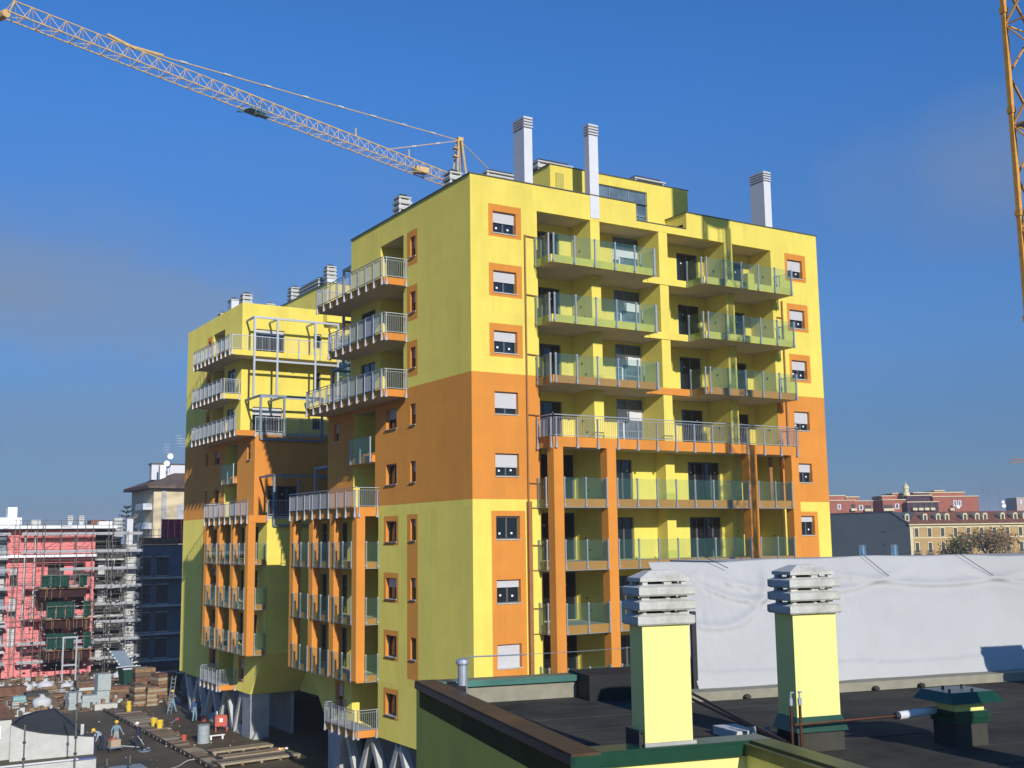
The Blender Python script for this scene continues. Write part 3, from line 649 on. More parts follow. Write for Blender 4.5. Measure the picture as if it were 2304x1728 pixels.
# chimneys on the near roof
def nchim(x,y,z0,ztop,w=.56,d=.66,base=None,name='chimney',kw=None):
    o=MB().box(-w/2,w/2,-d/2,d/2,z0,ztop).build('chimney',YE2,NR,(x,y,0)); 
    if base:
        link('base_upstand',MB().box(-w/2-.02,w/2+.02,-d/2-.03,d/2+.02,9.83,base).mesh('base_upstand',BIT),o,(0,0,0))
        link('flashing',MB().hexa([(-w/2-.06,-d/2-.07,base),(w/2+.06,-d/2-.07,base),(w/2+.06,d/2+.06,base),(-w/2-.06,d/2+.06,base),(-w/2-.012,-d/2-.012,base+.17),(w/2+.012,-d/2-.012,base+.17),(w/2+.012,d/2+.012,base+.17),(-w/2-.012,d/2+.012,base+.17)]).box(-w/2-.035,w/2+.035,-d/2-.04,d/2+.04,base+.06,base+.09).mesh('flashing',GRN),o,(0,0,0))
    else:
        link('flashing',MB().box(-w/2-.04,w/2+.03,-d/2+.04,d/2+.04,9.84,10.32).box(-w/2-.06,-w/2-.04,-d/2+.02,d/2+.04,10.16,10.36).mesh('flashing',DKM),o,(0,0,0))
        link('sealant',MB().box(-w/2-.015,w/2+.03,-d/2-.03,-d/2+.005,10.2,10.235).mesh('sealant',SCR),o,(0,0,0))
    n=4;lh=.124;gap=.030;ov=.055
    zz=ztop
    for i in range(n):
        top=i==n-1; m=MB(); a,b=w/2+ov,d/2+ov
        if top:
            a-=.045;b-=.045
            m.hexa([(-a,-b,0),(a,-b,0),(a,b,0),(-a,b,0),(-a,-b,.04),(a,-b,.04),(a,b,.04),(-a,b,.04)]); m.hexa([(-a,-b,.0405),(a,-b,.0405),(a,b,.0405),(-a,b,.0405),(-a*.45,-b*.45,.115),(a*.45,-b*.45,.115),(a*.45,b*.45,.115),(-a*.45,b*.45,.115)])
        else:
            j=lambda: random.uniform(-.008,.008)
            a+=j();b+=j()
            m.hexa([(-a+.015,-b+.015,0),(a-.015,-b+.015,0),(a-.015,b-.015,0),(-a+.015,b-.015,0),(-a,-b,.018),(a,-b,.018),(a,b,.018),(-a,b,.018)]); m.hexa([(-a,-b,.018),(a,-b,.018),(a,b,.018),(-a,b,.018),(-a,-b,.094),(a,-b,.094),(a,b,.094),(-a,b,.094)]); m.hexa([(-a,-b,.094),(a,-b,.094),(a,b,.094),(-a,b,.094),(-w/2+.03,-d/2+.03,lh),(w/2-.03,-d/2+.03,lh),(w/2-.03,d/2-.03,lh),(-w/2+.03,d/2-.03,lh)])
            hx,hy=w/2-.05,d/2-.04
            for px,py in ((-hx,-hy),(hx,-hy),(-hx,hy),(hx,hy),(.04,-hy)): ww=random.uniform(.02,.05); m.box(px-ww,px+ww,py-.03,py+.03,lh-.01,lh+gap+.002)
        q=link('cap_slab',m.mesh('cap_slab',COW),o,(j() if not top else 0,0,zz)) if not top else link('cap_slab',m.mesh('cap_slab',COW),o,(0,0,zz)); zz+=lh+gap
    link('flue',MB().box(-w/2+.12,w/2-.12,-d/2+.12,d/2-.12,ztop,zz-.1).mesh('flue',DKM),o,(0,0,0))
    return o
nchim(1.105,.19,9.84,11.45,.56,.32); nchim(3.46,.98,10.2,11.45,.6,.4,base=10.08)
# same kind further along the roof, beyond the right edge of the picture; their shadows reach into it
nchim(5.25,-2.65,10.2,11.55,base=10.08); nchim(10.75,1.9,10.2,11.3,.9,.6,base=10.08)
# squat flue with pitched green cap
o=MB().box(5.08,5.5,.35,.72,10.26,10.38).build('vent_box',YE2,NR)
link('base_upstand',MB().box(5.06,5.52,.33,.74,9.83,10.12).mesh('base_upstand',BIT),o,(0,0,0)); link('flashing',MB().box(5.04,5.54,.31,.76,10.12,10.26).box(5.02,5.56,.29,.78,10.18,10.21).mesh('flashing',GRN),o,(0,0,0))
link('cap',MB().hexa([(4.9,.18,10.37),(5.68,.18,10.37),(5.68,.9,10.37),(4.9,.9,10.37),(4.96,.28,10.49),(5.6,.28,10.49),(5.6,.8,10.49),(4.96,.8,10.49)]).mesh('cap',GRN),o,(0,0,0))
for x,y in ((5.05,.4),(5.35,.36),(5.2,.7),(5.5,.72)): link('screw',cached('scr',lambda:MB().cyl((0,0,0),(0,0,.03),.018,6).mesh('screw',DKM)),o,(x,y,10.49))
# round vent pipe with cap at the far corner
o=thing('vent_pipe','short grey metal vent pipe with domed cap at the far left corner of the near roof','vent',(0,0,0)); o.parent=NR if False else None
def nw(x,y,z=0): t=R(13); return (-19.59+x*math.cos(t)+y*math.sin(t),-36.3-x*math.sin(t)+y*math.cos(t),z)
bpy.data.objects.remove(o)
o=link('vent_pipe',MB().lathe([(.075,9.85),(.075,10.53)],(.48,5.72,0),14).mesh('vent_pipe',MET),NR)
link('domed_cap',MB().lathe([(.075,10.5),(.105,10.52),(.105,10.55),(.09,10.58),(.05,10.6),(0.001,10.61)],(.48,5.72,0),14).mesh('domed_cap',MET),o,(0,0,0))
link('lead_base',MB().box(.34,.72,5.5,5.86,9.85,9.93).mesh('lead_base',SCR),o,(0,0,0))
# roof pipework
P=thing('copper_pipework','thin brown copper pipes with two brass valves crossing in front of the right chimney','pipe',nw(0,0,0),-R(13)); LOCAL.add(P.name)
for x in (2.98,3.1):
    q=MB().cyl((x,.62,9.85),(x,.62,10.42),.017,8).build('riser',HPIP,P); link('valve',MB().cyl((x,.62,10.42),(x,.62,10.5),.024,8).cyl((x,.62,10.5),(x,.62,10.56),.012,6).box(x-.012,x+.03,.6,.635,10.56,10.575).mesh('valve',MET),q,(0,0,0))
MB().cyl((3.0,.6,10.2),(4.5,.6,10.22),.015,8).build('pipe_run',HPIP,P)
for a,b in (((3.66,4.5,10.08),(2.98,.72,9.98)),((3.5,4.4,10.06),(3.1,.72,9.9))): MB().cyl(a,b,.022,8).build('pipe_run',HPIP,P)
for k in range(2): MB().box(3.0+.2*k,3.05+.2*k,1.55,1.6,9.85,10.03).bar((2.95+.2*k,1.45,9.85),(3.05+.2*k,1.58,10.03),.03).build('pipe_bracket',SCR,P)
ins=thing('pipe_insulation','white foil sleeve of pipe insulation lying towards the green capped vent','pipe insulation',nw(4.45,.6,10.22),-R(13)); LOCAL.add(ins.name)
MB().cyl((0,0,0),(.75,.1,.02),.048,12).build('sleeve',WHT,ins); MB().cyl((-.05,0,0),(.0,0,0),.04,12).build('sleeve_end',DKM,ins)
tag(MB().box(2.86,3.2,1.75,2.3,9.853,9.96).build('concrete_block',LCO,None,nw(0,0,0),-R(13)),'low pale concrete block on the roof between the two chimneys','block')
# safety line
cb=MB(); pa=Vector((.52,5.6,10.63)); pb=Vector((4.22,5.38,10.72)); prev=None
for i in range(17):
    t=i/16; q=pa.lerp(pb,t); q.z-=.03*math.sin(math.pi*t)
    if prev is not None: cb.cyl(prev,q,.004 if i>4 else .011,4,cap=False)
    prev=q
tag(cb.build('safety_line',MET,None,nw(0,0,0),-R(13)),'thin slack wire with knotted end running from the metal vent pipe across the near roof','cable')
# white tarpaulin over the raised roof
TAR=mat('white_tarpaulin',(.42,.415,.41),.7,.05,.8,.25,14,stain=(.36,.35,.33),stain_amt=.5)
random.seed(3)
nx,ny=300,90; tv=[];tf=[]
folds=[(random.uniform(3.6,15),random.uniform(-.35,.35),random.uniform(.02,.08),random.uniform(.004,.015)*random.choice((1,1,-1))) for _ in range(30)]
def crease(x,s):
    h=0
    for fx,sl,wd,am in folds:
        d=(x-fx-sl*s*2.2)/wd; h+=am*math.exp(-d*d)*(.3+s if sl>0 else 1.2-s)
    # the big swag on the left
    cx=x-(5.0); r=math.hypot(cx*.9,(s-1.05)*2.1); h+=.035*math.exp(-((r-1.25)/.07)**2)*(1 if cx>-.3 else .3)
    a=math.atan2(s-1.0,(x-5.35)*.8); rr_=math.hypot((x-5.35)*.8,s-1.0)
    for a0,wa,am in ((-2.72,.06,.030),(-2.35,.035,-.018),(-2.05,.05,.022),(-1.72,.03,.016),(-1.38,.045,.028),(-1.1,.03,-.014),(-.82,.06,.024),(-.45,.05,.015)): h+=am*math.exp(-((a-a0-.12*rr_*math.sin(a0*5))/wa)**2)*min(1,rr_*4)*math.exp(-rr_*1.1)
    # long shallow swags under the ridge and the doubled hem at the foot
    for cx2,w2_,dp in ((7.2,1.9,.16),(9.8,2.2,.12),(12.2,1.6,.14),(5.9,1.0,.2)):
        q=(x-cx2)/w2_
        if abs(q)<1.2: h+=.03*math.exp(-((s-(.86-dp*(1-q*q)))/.03)**2)*max(0,1-q*q*.6); h-=.012*math.exp(-((s-(.80-dp*(1-q*q)))/.05)**2)
    h+=.02 if s<.14+.01*math.sin(x*2) else 0
    return h
for j in range(ny+1):
    s=j/ny
    for i in range(nx+1):
        u=i/nx; x=4.28+u*10.5
        if s<.78:
            k=s/.78; xx=x-(.3*k if u<.02 else .3*k*(1-u)); y=5.28+1.15*k; z=9.93+2.05*k+.05*math.sin(k*3.1)
            y-=crease(x,k)*1.9*min(1,k*6+.25)*min(1,(1-k)*5+.1)
            z+=(.04*math.sin(x*1.1)+.03*math.sin(x*2.7+1))*(1-k)*.4+.02*k*math.sin(x*.9)+.012*k*math.sin(x*3.1)
            if k<.1: y-=.06*math.sin(x*4)*(.1-k)*4
        else:
            k=(s-.78)/.22; xx=x-.3*(1-u)+1.25*k*(1-u); y=6.43+2.4*k; z=11.98-.16*k+.02*math.sin(x*.9)+.012*math.sin(x*3.1)
        tv.append((xx,y,z))
for j in range(ny):
    for i in range(nx): a=j*(nx+1)+i; tf.append((a,a+1,a+nx+2,a+nx+1))
me=bpy.data.meshes.new('tarpaulin'); me.from_pydata(tv,[],tf); me.materials.append(TAR); me.polygons.foreach_set('use_smooth',[True]*len(tf))
T_=link('tarpaulin',me,None,nw(0,0,0),-R(13)); tag(T_,'large wrinkled white tarpaulin covering the raised roof behind the chimneys','tarpaulin'); LOCAL.add(T_.name)
for x0,x1 in ((8.1,8.35),(10.3,10.55)): link('seam',MB().quad((x0-.02,6.3,11.86),(x0+.01,6.3,11.86),(x0+.3,6.0,11.2),(x0+.27,6.0,11.2)).mesh('seam',TAR),T_,(0,-.02,.02)) if False else None
for xa,xb_,ka in ((5.0,5.4,.9),(8.2,8.6,.8),(10.3,10.9,.78)):
    m=MB(); pv=None
    for q in range(9):
        t=q/8; k=1-(1-ka)*t; p=Vector((xa+(xb_-xa)*t,5.28+1.15*k-.075,9.93+2.05*k+.07)); 
        if pv: m.cyl(pv,p,.006,4,cap=False)
        pv=p
    m.build('seam_cord',DKM,T_)
kb=MB().box(3.5,15,4.95,5.35,9.83,9.99).build('kerb_upstand',KRB,NR)
MB().hexa([(4.75,5.6,9.0),(15.6,5.6,9.0),(18,12.4,9.0),(7.6,12.4,9.0),(5.1,6.75,11.65),(15.6,6.75,11.65),(18,12.4,11.5),(7.6,12.4,11.5)]).build('raised_roof',CON,NR)
MB().box(4.2,4.28,5.35,5.42,9.84,11.2).build('tarp_post',DKM,NR)
for x in (4.9,6.0,7.3,8.2): MB().lathe([(.001,.0),(.05,.0),(.06,.03),(.04,.06),(.001,.07)],(x,4.9,9.86),10).build('roofing_roll',BIT,NR)
MB().box(12.2,26,12.5,22,8,11.66).build('rear_roof',CON,NR)
CHR=mat('polished_steel',(.75,.77,.8),.12,.02,3,metal=1)
for i,(x,y) in enumerate(((-2.45,-25.25),(-1.73,-25.70))):
    o=MB().lathe([(.16,0),(.14,.05),(.10,.1),(.085,.4),(.09,.41),(.09,.45),(.001,.46)],(0,0,0),16).build('roof_vent',CHR,None,(x,y,11.66),smooth=False)
    tag(o,['shiny steel conical roof vent left of the pair beyond the tarpaulin','shiny steel conical roof vent right of the pair beyond the tarpaulin'][i],'vent','pair of steel roof vents')
tag(MB().hexa([(-.33,-.3,0),(.33,-.3,0),(.33,.3,0),(-.33,.3,0),(-.02,-.3,.14),(.02,-.3,.14),(.02,.3,.14),(-.02,.3,.14)]).build('skylight_cap',LCO,None,(-2.06,-25.5,11.665),-R(25)),'low white gabled cap between the two shiny steel vents','roof cap')
#@@/NEAR
#@@BACK
# ------------------------------------------------------------------ distant buildings to the right (frontal to the street)
def fr(x,y,z=0):  # frame turned like the street: x right, y away, origin 277 m out
    return (-26.3954+math.sin(YAW)*277+x*math.cos(YAW)+y*math.sin(YAW), -46.1483+math.cos(YAW)*277-x*math.sin(YAW)+y*math.cos(YAW), z)
PAL=mat('ochre_render',(.46,.30,.12),.9,.12,.4,.1,5,stain=(.46,.29,.12),stain_amt=.6)
PTR=mat('cream_trim',(.66,.58,.36),.8,.1,2)
RTL=mat('red_roof_tiles',(.20,.075,.045),.85,.3,.8,.3,4,stain=(.10,.05,.04),stain_amt=.6)
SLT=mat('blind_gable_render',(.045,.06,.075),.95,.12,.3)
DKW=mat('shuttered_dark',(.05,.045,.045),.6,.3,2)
IRO=mat('wrought_iron',(.02,.02,.02),.5,.1,3)
Pz=thing('palazzo','long ochre palazzo with red tiled roof, small white dormers and iron balconies','building',fr(120,0,-1),-YAW); LOCAL.add(Pz.name)
def X(u): return (u-1152)/9.126-120+0       # local x of the palazzo from a street survey of the bays
x0=96.7-120; x1=40
m=MB().quad((x0,0,0),(x1,0,0),(x1,0,15.6),(x0,0,15.6)).quad((x1,0,0),(x1,14,0),(x1,14,15.6),(x1,0,15.6)).quad((x1,14,0),(x0,14,0),(x0,14,15.6),(x1,14,15.6)); m.build('facade',PAL,Pz)
MB().hexa([(x0-.4,-.7,15.9),(x1,-.7,15.9),(x1,7,18.7),(x0+4,7,18.7),(x0-.4,-.7,16.05),(x1,-.7,16.05),(x1,7,18.9),(x0+4,7,18.9)]).hexa([(x0+4,7,18.7),(x1,7,18.7),(x1,14.5,15.9),(x0-.4,14.5,15.9),(x0+4,7,18.9),(x1,7,18.9),(x1,14.5,16.05),(x0-.4,14.5,16.05)]).build('roof',RTL,Pz)
MB().box(x0-.3,x1,-.55,0,15.55,15.95).box(x0-.05,x1,-.12,-.001,14.95,15.25).build('cornice',PTR,Pz)
MB().box(x0,x1,-.08,-.001,12.35,12.6).box(x0,x0+.7,-.1,-.001,0,14.9).build('string_course',PTR,Pz)
wx=[98.3+3.17*i-120 for i in range(18)]
for r_,(zb_,zt) in enumerate(((12.75,14.8),(9.0,11.3),(5,7.3),(1.5,3.8))):
    for i,x in enumerate(wx):
        o=link('window',cached(('pw',round(zt-zb_,2)),lambda:MB().box(-.58,.58,-.1,-.002,-.12,.0).box(-.6,-.42,-.1,-.002,0,zt-zb_).box(.42,.6,-.1,-.002,0,zt-zb_).box(-.66,.66,-.14,-.002,zt-zb_,zt-zb_+.2).mesh('window',PTR)),Pz,(x,0,zb_))
        link('pane',cached(('pp',round(zt-zb_,2)),lambda:MB().box(-.42,.42,-.03,-.004,.0,zt-zb_).mesh('pane',DKW)),o,(0,0,0))
        if r_==1 and i not in (3,5): link('iron_balcony',cached('ib',lambda:(lambda g:(g.box(-.85,.85,-.6,0,-.5,-.38),g.box(-.85,.85,-.6,-.56,.45,.52),[g.box(-.85+k*.17-.02,-.85+k*.17+.02,-.6,-.57,-.4,.45) for k in range(11)],g)[-1])(MB()).mesh('iron_balcony',IRO)),o,(0,0,0))
for i,u in enumerate((980,1165,1300,1390,1575,1700,1780,1960,2090,2190,2330)):
    x=(1820+u/4.57-1152)/9.126-120
    d=link('dormer',cached('dm',lambda:MB().box(-.55,.55,0,3.2,0,1.5).hexa([(-.65,-.1,1.5),(.65,-.1,1.5),(.65,3.4,1.5),(-.65,3.4,1.5),(-.25,-.1,1.85),(.25,-.1,1.85),(.25,3.4,1.85),(-.25,3.4,1.85)]).mesh('dormer',PTR)),Pz,(x,1.3,16.55))
    link('pane',cached('dmp',lambda:MB().box(-.3,.3,-.03,-.002,.25,1.4).mesh('pane',DKW)),d,(0,0,0))
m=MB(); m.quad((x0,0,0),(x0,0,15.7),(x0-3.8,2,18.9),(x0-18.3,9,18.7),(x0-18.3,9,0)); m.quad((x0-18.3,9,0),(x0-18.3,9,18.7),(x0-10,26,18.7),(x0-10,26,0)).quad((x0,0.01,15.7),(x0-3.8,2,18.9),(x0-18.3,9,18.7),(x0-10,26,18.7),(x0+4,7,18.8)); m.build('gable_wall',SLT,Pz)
MB().bar((x0,-.1,15.75),(x0-3.8,1.9,18.95),.35,.2).bar((x0-3.8,1.9,18.95),(x0-18.3,8.9,18.75),.35,.2).build('gable_coping',DKM,Pz)
for z in (14.1,10.9): MB().lathe([(.001,0),(.3,0),(.3,.1)],(0,0,0),8).build('vent_opening',IRO,Pz,(x0-5.5,2.62,z))
# red brick flats behind
RBR=mat('red_brick_render',(.34,.115,.075),.9,.15,.5,.1,4,stain=(.34,.10,.07),stain_amt=.5)
DBR=mat('dark_roof_terrace',(.07,.035,.055),.9,.3,.8)
def blk(name,label,x,y,parts,wins,slots=(),mt=RBR):
    o=thing(name,label,'building',fr(x,y,-1),-YAW,'red apartment blocks behind the palazzo'); LOCAL.add(o.name)
    for (a,b,d,z) in parts:
        MB().box(a,b,d,d+9,0,z+1).build('wall',mt,o); MB().box(a-.15,b+.15,d-.2,d+9.2,z+1,z+1.22).build('white_coping',PTR,o)
    for (a,b,zb_,zt,d) in wins:
        q=MB().box(a,b,d-.15,d-.01,zb_+1,zt+1).build('window',WHT,o); link('pane',MB().box(a+.35,b-.35,d-.18,d-.16,zb_+1.3,zt+.8).mesh('pane',DKW),q,(0,0,0))
    for (a,b,zb_,zt,d) in slots:
        q=MB().box(a,b,d-.06,d-.02,zb_+1,zt+1).build('balcony_opening',DKW,o); link('balcony_front',MB().box(a-.2,b+.2,d-.8,d-.1,zb_+.4,zb_+1.1).mesh('balcony_front',PTR),q,(0,0,0))
    return o
def bx_(u): return (u/4.57+1820-1152)/(2528/317)   # bay positions on the survey line 317 m out
def bz_(v): return 12.4+(1110-v)/36.4
b0=bx_(415)
blk('apartment_block','red stepped apartment block with white copings directly beside the tall yellow building',b0,40,[(bx_(150)-b0,bx_(440)-b0,0,bz_(762)),(bx_(440)-b0,bx_(625)-b0,.5,bz_(770)),(bx_(150)-b0,bx_(390)-b0,5,bz_(707)),(bx_(400)-b0,bx_(535)-b0,5,bz_(722))],[(bx_(255)-b0,bx_(292)-b0,bz_(852),bz_(795),0),(bx_(480)-b0,bx_(524)-b0,bz_(862),bz_(808),.5)],[(bx_(395)-b0,bx_(437)-b0,bz_(845),bz_(798),0),(bx_(540)-b0,bx_(605)-b0,bz_(850),bz_(812),.5)])
b0=bx_(850)
blk('apartment_block','red apartment block with a dark terraced wing rising above the palazzo roof',b0,40,[(bx_(722)-b0,bx_(955)-b0,0,bz_(762)),(bx_(775)-b0,bx_(910)-b0,5,bz_(716)),(bx_(900)-b0,bx_(1045)-b0,6,bz_(690))],[(bx_(842)-b0,bx_(886)-b0,bz_(855),bz_(798),0)],[(bx_(728)-b0,bx_(820)-b0,bz_(850),bz_(812),0)])
b0=bx_(1100)
blk('apartment_block','dark purple terraced block between the two red apartment blocks',b0,38,[(bx_(945)-b0,bx_(1262)-b0,0,bz_(790)),(bx_(985)-b0,bx_(1240)-b0,3,bz_(720)),(bx_(1080)-b0,bx_(1240)-b0,5,bz_(690))],[],[(bx_(1000+60*i)-b0,bx_(1030+60*i)-b0,bz_(850),bz_(800),0) for i in range(4)],DBR)
b0=bx_(1460)
blk('apartment_block','widest red apartment block with paired white windows behind the dormers',b0,40,[(bx_(1238)-b0,bx_(1700)-b0,0,bz_(736)),(bx_(1240)-b0,bx_(1620)-b0,4,bz_(690)),(bx_(1340)-b0,bx_(1440)-b0,6,bz_(668))],[(bx_(1440)-b0,bx_(1478)-b0,bz_(835),bz_(772),0),(bx_(1488)-b0,bx_(1524)-b0,bz_(835),bz_(772),0)],[(bx_(1405)-b0,bx_(1432)-b0,bz_(855),bz_(822),0)])
b0=bx_(2160)
blk('apartment_block','pale pinkish block far off at the right edge above the palazzo roof',b0,120,[(bx_(2100)*1.25-b0,bx_(2400)*1.25-b0,0,bz_(745)+2)],[(bx_(2130+40*i)*1.25-b0,bx_(2150+40*i)*1.25-b0,bz_(820)+2,bz_(770)+2,0) for i in range(4)],(),mat('pale_pink_render',(.5,.36,.32),.9,.1,.5))
o=thing('church_spire','small pale domed spire just showing over the red flats','spire',fr(bx_(1018),44,-1),-YAW); LOCAL.add(o.name)
MB().lathe([(1.0,0),(1.0,25),(.7,25.2),(.7,26.2),(.9,26.3),(.75,26.9),(.3,27.4),(.08,27.8),(.05,28.6)],(0,0,0),10).build('bell_stage',PTR,o)
for i,(u,v,r_) in enumerate(((1588,832,.45),(2058,788,.4),(2064,828,.5))):
    x=(1820+u/4.57-1152)/9.126; z=12.4+(1110-v)/41.7
    o=thing('satellite_dish',['round white satellite dish alone on the palazzo roof ridge','upper of two white satellite dishes near the right edge','lower of two white satellite dishes near the right edge'][i],'satellite dish',fr(x,6,z-1.2),-YAW,'satellite dishes on the palazzo roof'); LOCAL.add(o.name)
    d=MB(); b=len(d.v)
    for k in range(14): t=2*math.pi*k/14; d.v.append((r_*math.cos(t),-.25,1.2+r_*math.sin(t)))
    d.v.append((0,-.05,1.2))
    for k in range(14): d.f.append((k,(k+1)%14,14)); d.m.append(0)
    d.build('reflector',STK,o); MB().cyl((0,0,-1.2),(0,0,1.2),.05,6).cyl((0,-.1,1.2),(0,-.5,1.1),.03,5).build('bracket',MTD,o)
for i,u in enumerate((700,1885,1940,2050)):
    x=(1820+u/4.57-1152)/9.126
    o=MB().cyl((0,0,-3),(0,0,5.5 if i else 3.5),.05,5).build('television_antenna',MTD,None,fr(x,7.5,19),-YAW)
    for k in range(4): link('element',cached('ant',lambda:MB().cyl((-.7,0,0),(.7,0,0),.03,4).mesh('element',MTD)),o,(0,0,(3 if i else 1.5)+.6*k))
    tag(o,['thin antenna between the two left red apartment blocks','left antenna mast above the palazzo roof at the right','middle antenna mast above the palazzo roof at the right','antenna mast beside the two stacked white dishes'][i],'antenna','antennas on the far roofs')
# far crane jib
o=thing('tower_crane','faint brown jib tip of a crane far away at the right edge','crane',fr(150,130,-1),-YAW); LOCAL.add(o.name)
FC=mat('far_crane_brown',(.25,.13,.09),.7,.1,2); z=12.4+ (1110-370)/41.7*1.47+1; xs=-150+(1820+2035/4.57-1152)/9.126*1.47
m=MB().bar((xs,0,z-.9),(60,0,z-.3),.35).bar((xs+1,0,z+.2),(60,0,z+2.3),.35)
for k in range(22): a=xs+1+k*2.6; m.bar((a,0,z-.8),(a+1.3,0,z+.3+k*.08),.2).bar((a+1.3,0,z+.3+k*.08),(a+2.6,0,z-.8),.2)
m.build('jib',FC,o); MB().box(60,62,-1,1,0,z+6).build('mast',FC,o)
# bare autumn trees before the palazzo
LEF=mat('autumn_leaves',(.24,.155,.07),.9,.45,1.5); LE2=mat('olive_leaves',(.12,.11,.035),.9,.4,1.5); BRK=mat('bark',(.10,.075,.055),.95,.3,3)
def tree(x,y,h,w,seed,label,leaf=LEF,n=5200,z0=-1,group=None):
    rnd=random.Random(seed); o=thing('bare_tree',label,'tree',(x,y,z0),0,group); LOCAL.add(o.name)
    tr=MB(); tips=[]
    def limb(p,d,l,r_,dep):
        q=p+d*l; tr.cyl(p,q,r_,6,r1=r_*.62,cap=False)
        if dep==0: tips.append(q); return
        for k in range(rnd.choice((2,3,3))):
            nd=(d+Vector((rnd.uniform(-.75,.75),rnd.uniform(-.75,.75),rnd.uniform(-.05,.55)))).normalized(); limb(q,nd,l*rnd.uniform(.62,.82),r_*.6,dep-1)
        tips.append(q)
    limb(Vector((0,0,0)),Vector((0,0,1)),h*.26,h*.02,5)
    tr.build('trunk',BRK,o)
    cr=MB()
    for k in range(n):
        c=rnd.choice(tips)+Vector((rnd.gauss(0,w*.06),rnd.gauss(0,w*.06),rnd.gauss(0,w*.05))); s=rnd.uniform(.05,.16)*w/9
        a=Vector((rnd.uniform(-1,1),rnd.uniform(-1,1),rnd.uniform(-1,1))).normalized()*s; b=a.cross(Vector((rnd.uniform(-1,1),rnd.uniform(-1,1),rnd.uniform(-1,1)))).normalized()*s
        cr.quad(c-a,c+b,c+a,c-b)
    tag(cr.build('crown',leaf,o),kind='stuff')
    return o
for i,(x,y,h,lb) in enumerate(((104.5,-60,11.5,'leftmost sparse autumn tree, low and tawny, before the ochre palazzo'),(109,-66,14.5,'tallest tawny autumn tree standing before the ochre palazzo'),(117,-58,16,'sparse brown autumn tree at the right edge before the palazzo'),(98.5,-63,9,'lowest brown treetop peeping above the white tarpaulin'))):
    # placed 215 m out on the avenue
    k=217/277.; p=fr(x*k,-60)
    tree(p[0],p[1],h*.98,h*.85,i+3,lb,[LEF,LE2,LEF,LE2][i],2400,-1,'autumn trees along the avenue')
# ------------------------------------------------------------------ pink building under scaffolding
YP=80.7
PNK=mat('salmon_pink_render',(.76,.235,.235),.9,.06,.6); WRS=mat('white_roof_edge',(.80,.80,.84),.5,.05,2); GBL=mat('grey_blue_render',(.22,.27,.32),.9,.15,1)
MAR=mat('maroon_soffit',(.16,.03,.04),.9,.2,1)
K=thing('pink_building','salmon pink apartment building with white roof edge behind the scaffolding','building',(-4,YP,-.95)); 
def kb_(*a,m=PNK,n='wall'): return MB().box(*a).build(n,m,K)
pw=[]
for z in (8.3,5.2,2.2): pw+=[(-8.7,-8.0,z,z+1.9),(-5.4,-4.6,z+.6,z+1.9),(-3.6,-2.9,z+.2,z+1.9),(-1.9,-1.3,z+.4,z+1.8)]
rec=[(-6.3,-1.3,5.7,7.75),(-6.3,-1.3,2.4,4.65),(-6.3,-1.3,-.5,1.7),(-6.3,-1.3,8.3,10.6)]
pw=[h for h in pw if h[0]<-7]+[(-5.4,-4.6,11.9,13.2)][:0]
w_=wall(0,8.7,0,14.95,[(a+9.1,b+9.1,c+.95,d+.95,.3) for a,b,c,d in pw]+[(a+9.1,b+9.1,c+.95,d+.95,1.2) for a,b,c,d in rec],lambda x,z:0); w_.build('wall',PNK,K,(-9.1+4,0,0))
for (a,b,c,d) in rec: MB().box(a+.05,a+1.4,YP+1.0,YP+1.1,c,d).build('partition_wall',PNK,K); MB().box(b-2.0,b-.9,YP+.9,YP+1.0,c,d).build('partition_wall',PNK,K)
MB().box(-9,-.5,YP+1.25,YP+1.3,-.9,14).build('recess_shade_panel',DKW,K); MB().box(-9.1,-.4,YP+1.35,YP+12,-.9,14.0).build('wall',PNK,K)  # near-black sheet behind the recesses, its colour standing in for their shade
for i,(a,b,c,d) in enumerate(pw): window(K,(a,YP,c),0,round(b-a,2),round(d-c,2),[.4,.7,1.0,.2][i%4],1,.2)
for x in (-8.95,-.7): MB().box(x-.15,x+.15,YP-.12,YP-.002,-.9,14.0).build('pilaster',PNK,K)
MB().box(-22,1.5,YP-1.5,YP+12,14.15,14.52).build('roof_edge',WRS,K)
MB().box(-22,-.5,YP-1.3,YP,11.2,11.5,).build('balcony_slab',WRS,K); 
for z in (8.0,4.9,1.9): MB().box(-7.5,-.9,YP-1.25,YP,z-.2,z).build('balcony_slab',MAR,K)
for x in (-7.55,-6.6): MB().box(x-.05,x+.05,YP-1.2,YP-.9,4.9,13.9).build('white_column',LCO,K)
MB().box(-22,-9.1,YP+.5,YP+12,-.9,14.1).build('wall',GBL,K)
for z in (11.3,8.0,4.9,1.9): MB().box(-22,-9.1,YP-1.2,YP+.5,z-.25,z).build('balcony_slab',LCO,K)
for z in (8.0,4.9,1.9): MB().box(-12,-9.3,YP-.4,YP-.3,z,z+1.1).build('balustrade',LCO,K)
# recess with dark floors, white stair tower
MB().box(-.4,2.6,YP+1.5,YP+1.6,-.9,14.1).build('recess_shade_panel',DKW,K)  # dark sheet stands in for shade at the back of the recess
for z in (11.0,8.0,5.0,2.0): MB().box(-.4,2.65,YP-.2,YP+1.5,z-.25,z).build('floor_slab',LCO,K)
for i in range(4): MB().box(.2,1.0,YP+1.0,YP+1.5,.2+3*i,1.8+3*i).build('shutter',SHU,K)
MB().box(2.66,3.85,YP-.4,YP+6,-.9,12.45).build('stair_tower',LCO,K)
for z in (11.7,9.9,8.05,6.2,4.4,2.5): MB().box(2.62,3.87,YP-.45,YP-.402,z-.2,z+.15).build('grey_band',GBL,K)
MB().box(3.3,3.95,YP+2,YP+3,12.45,15.2).build('white_chimney',WHT,K)
gt=MB().box(1.5,2.4,YP,YP+1,14.5-1.5,15.25).build('grid_tower',LCO,K)
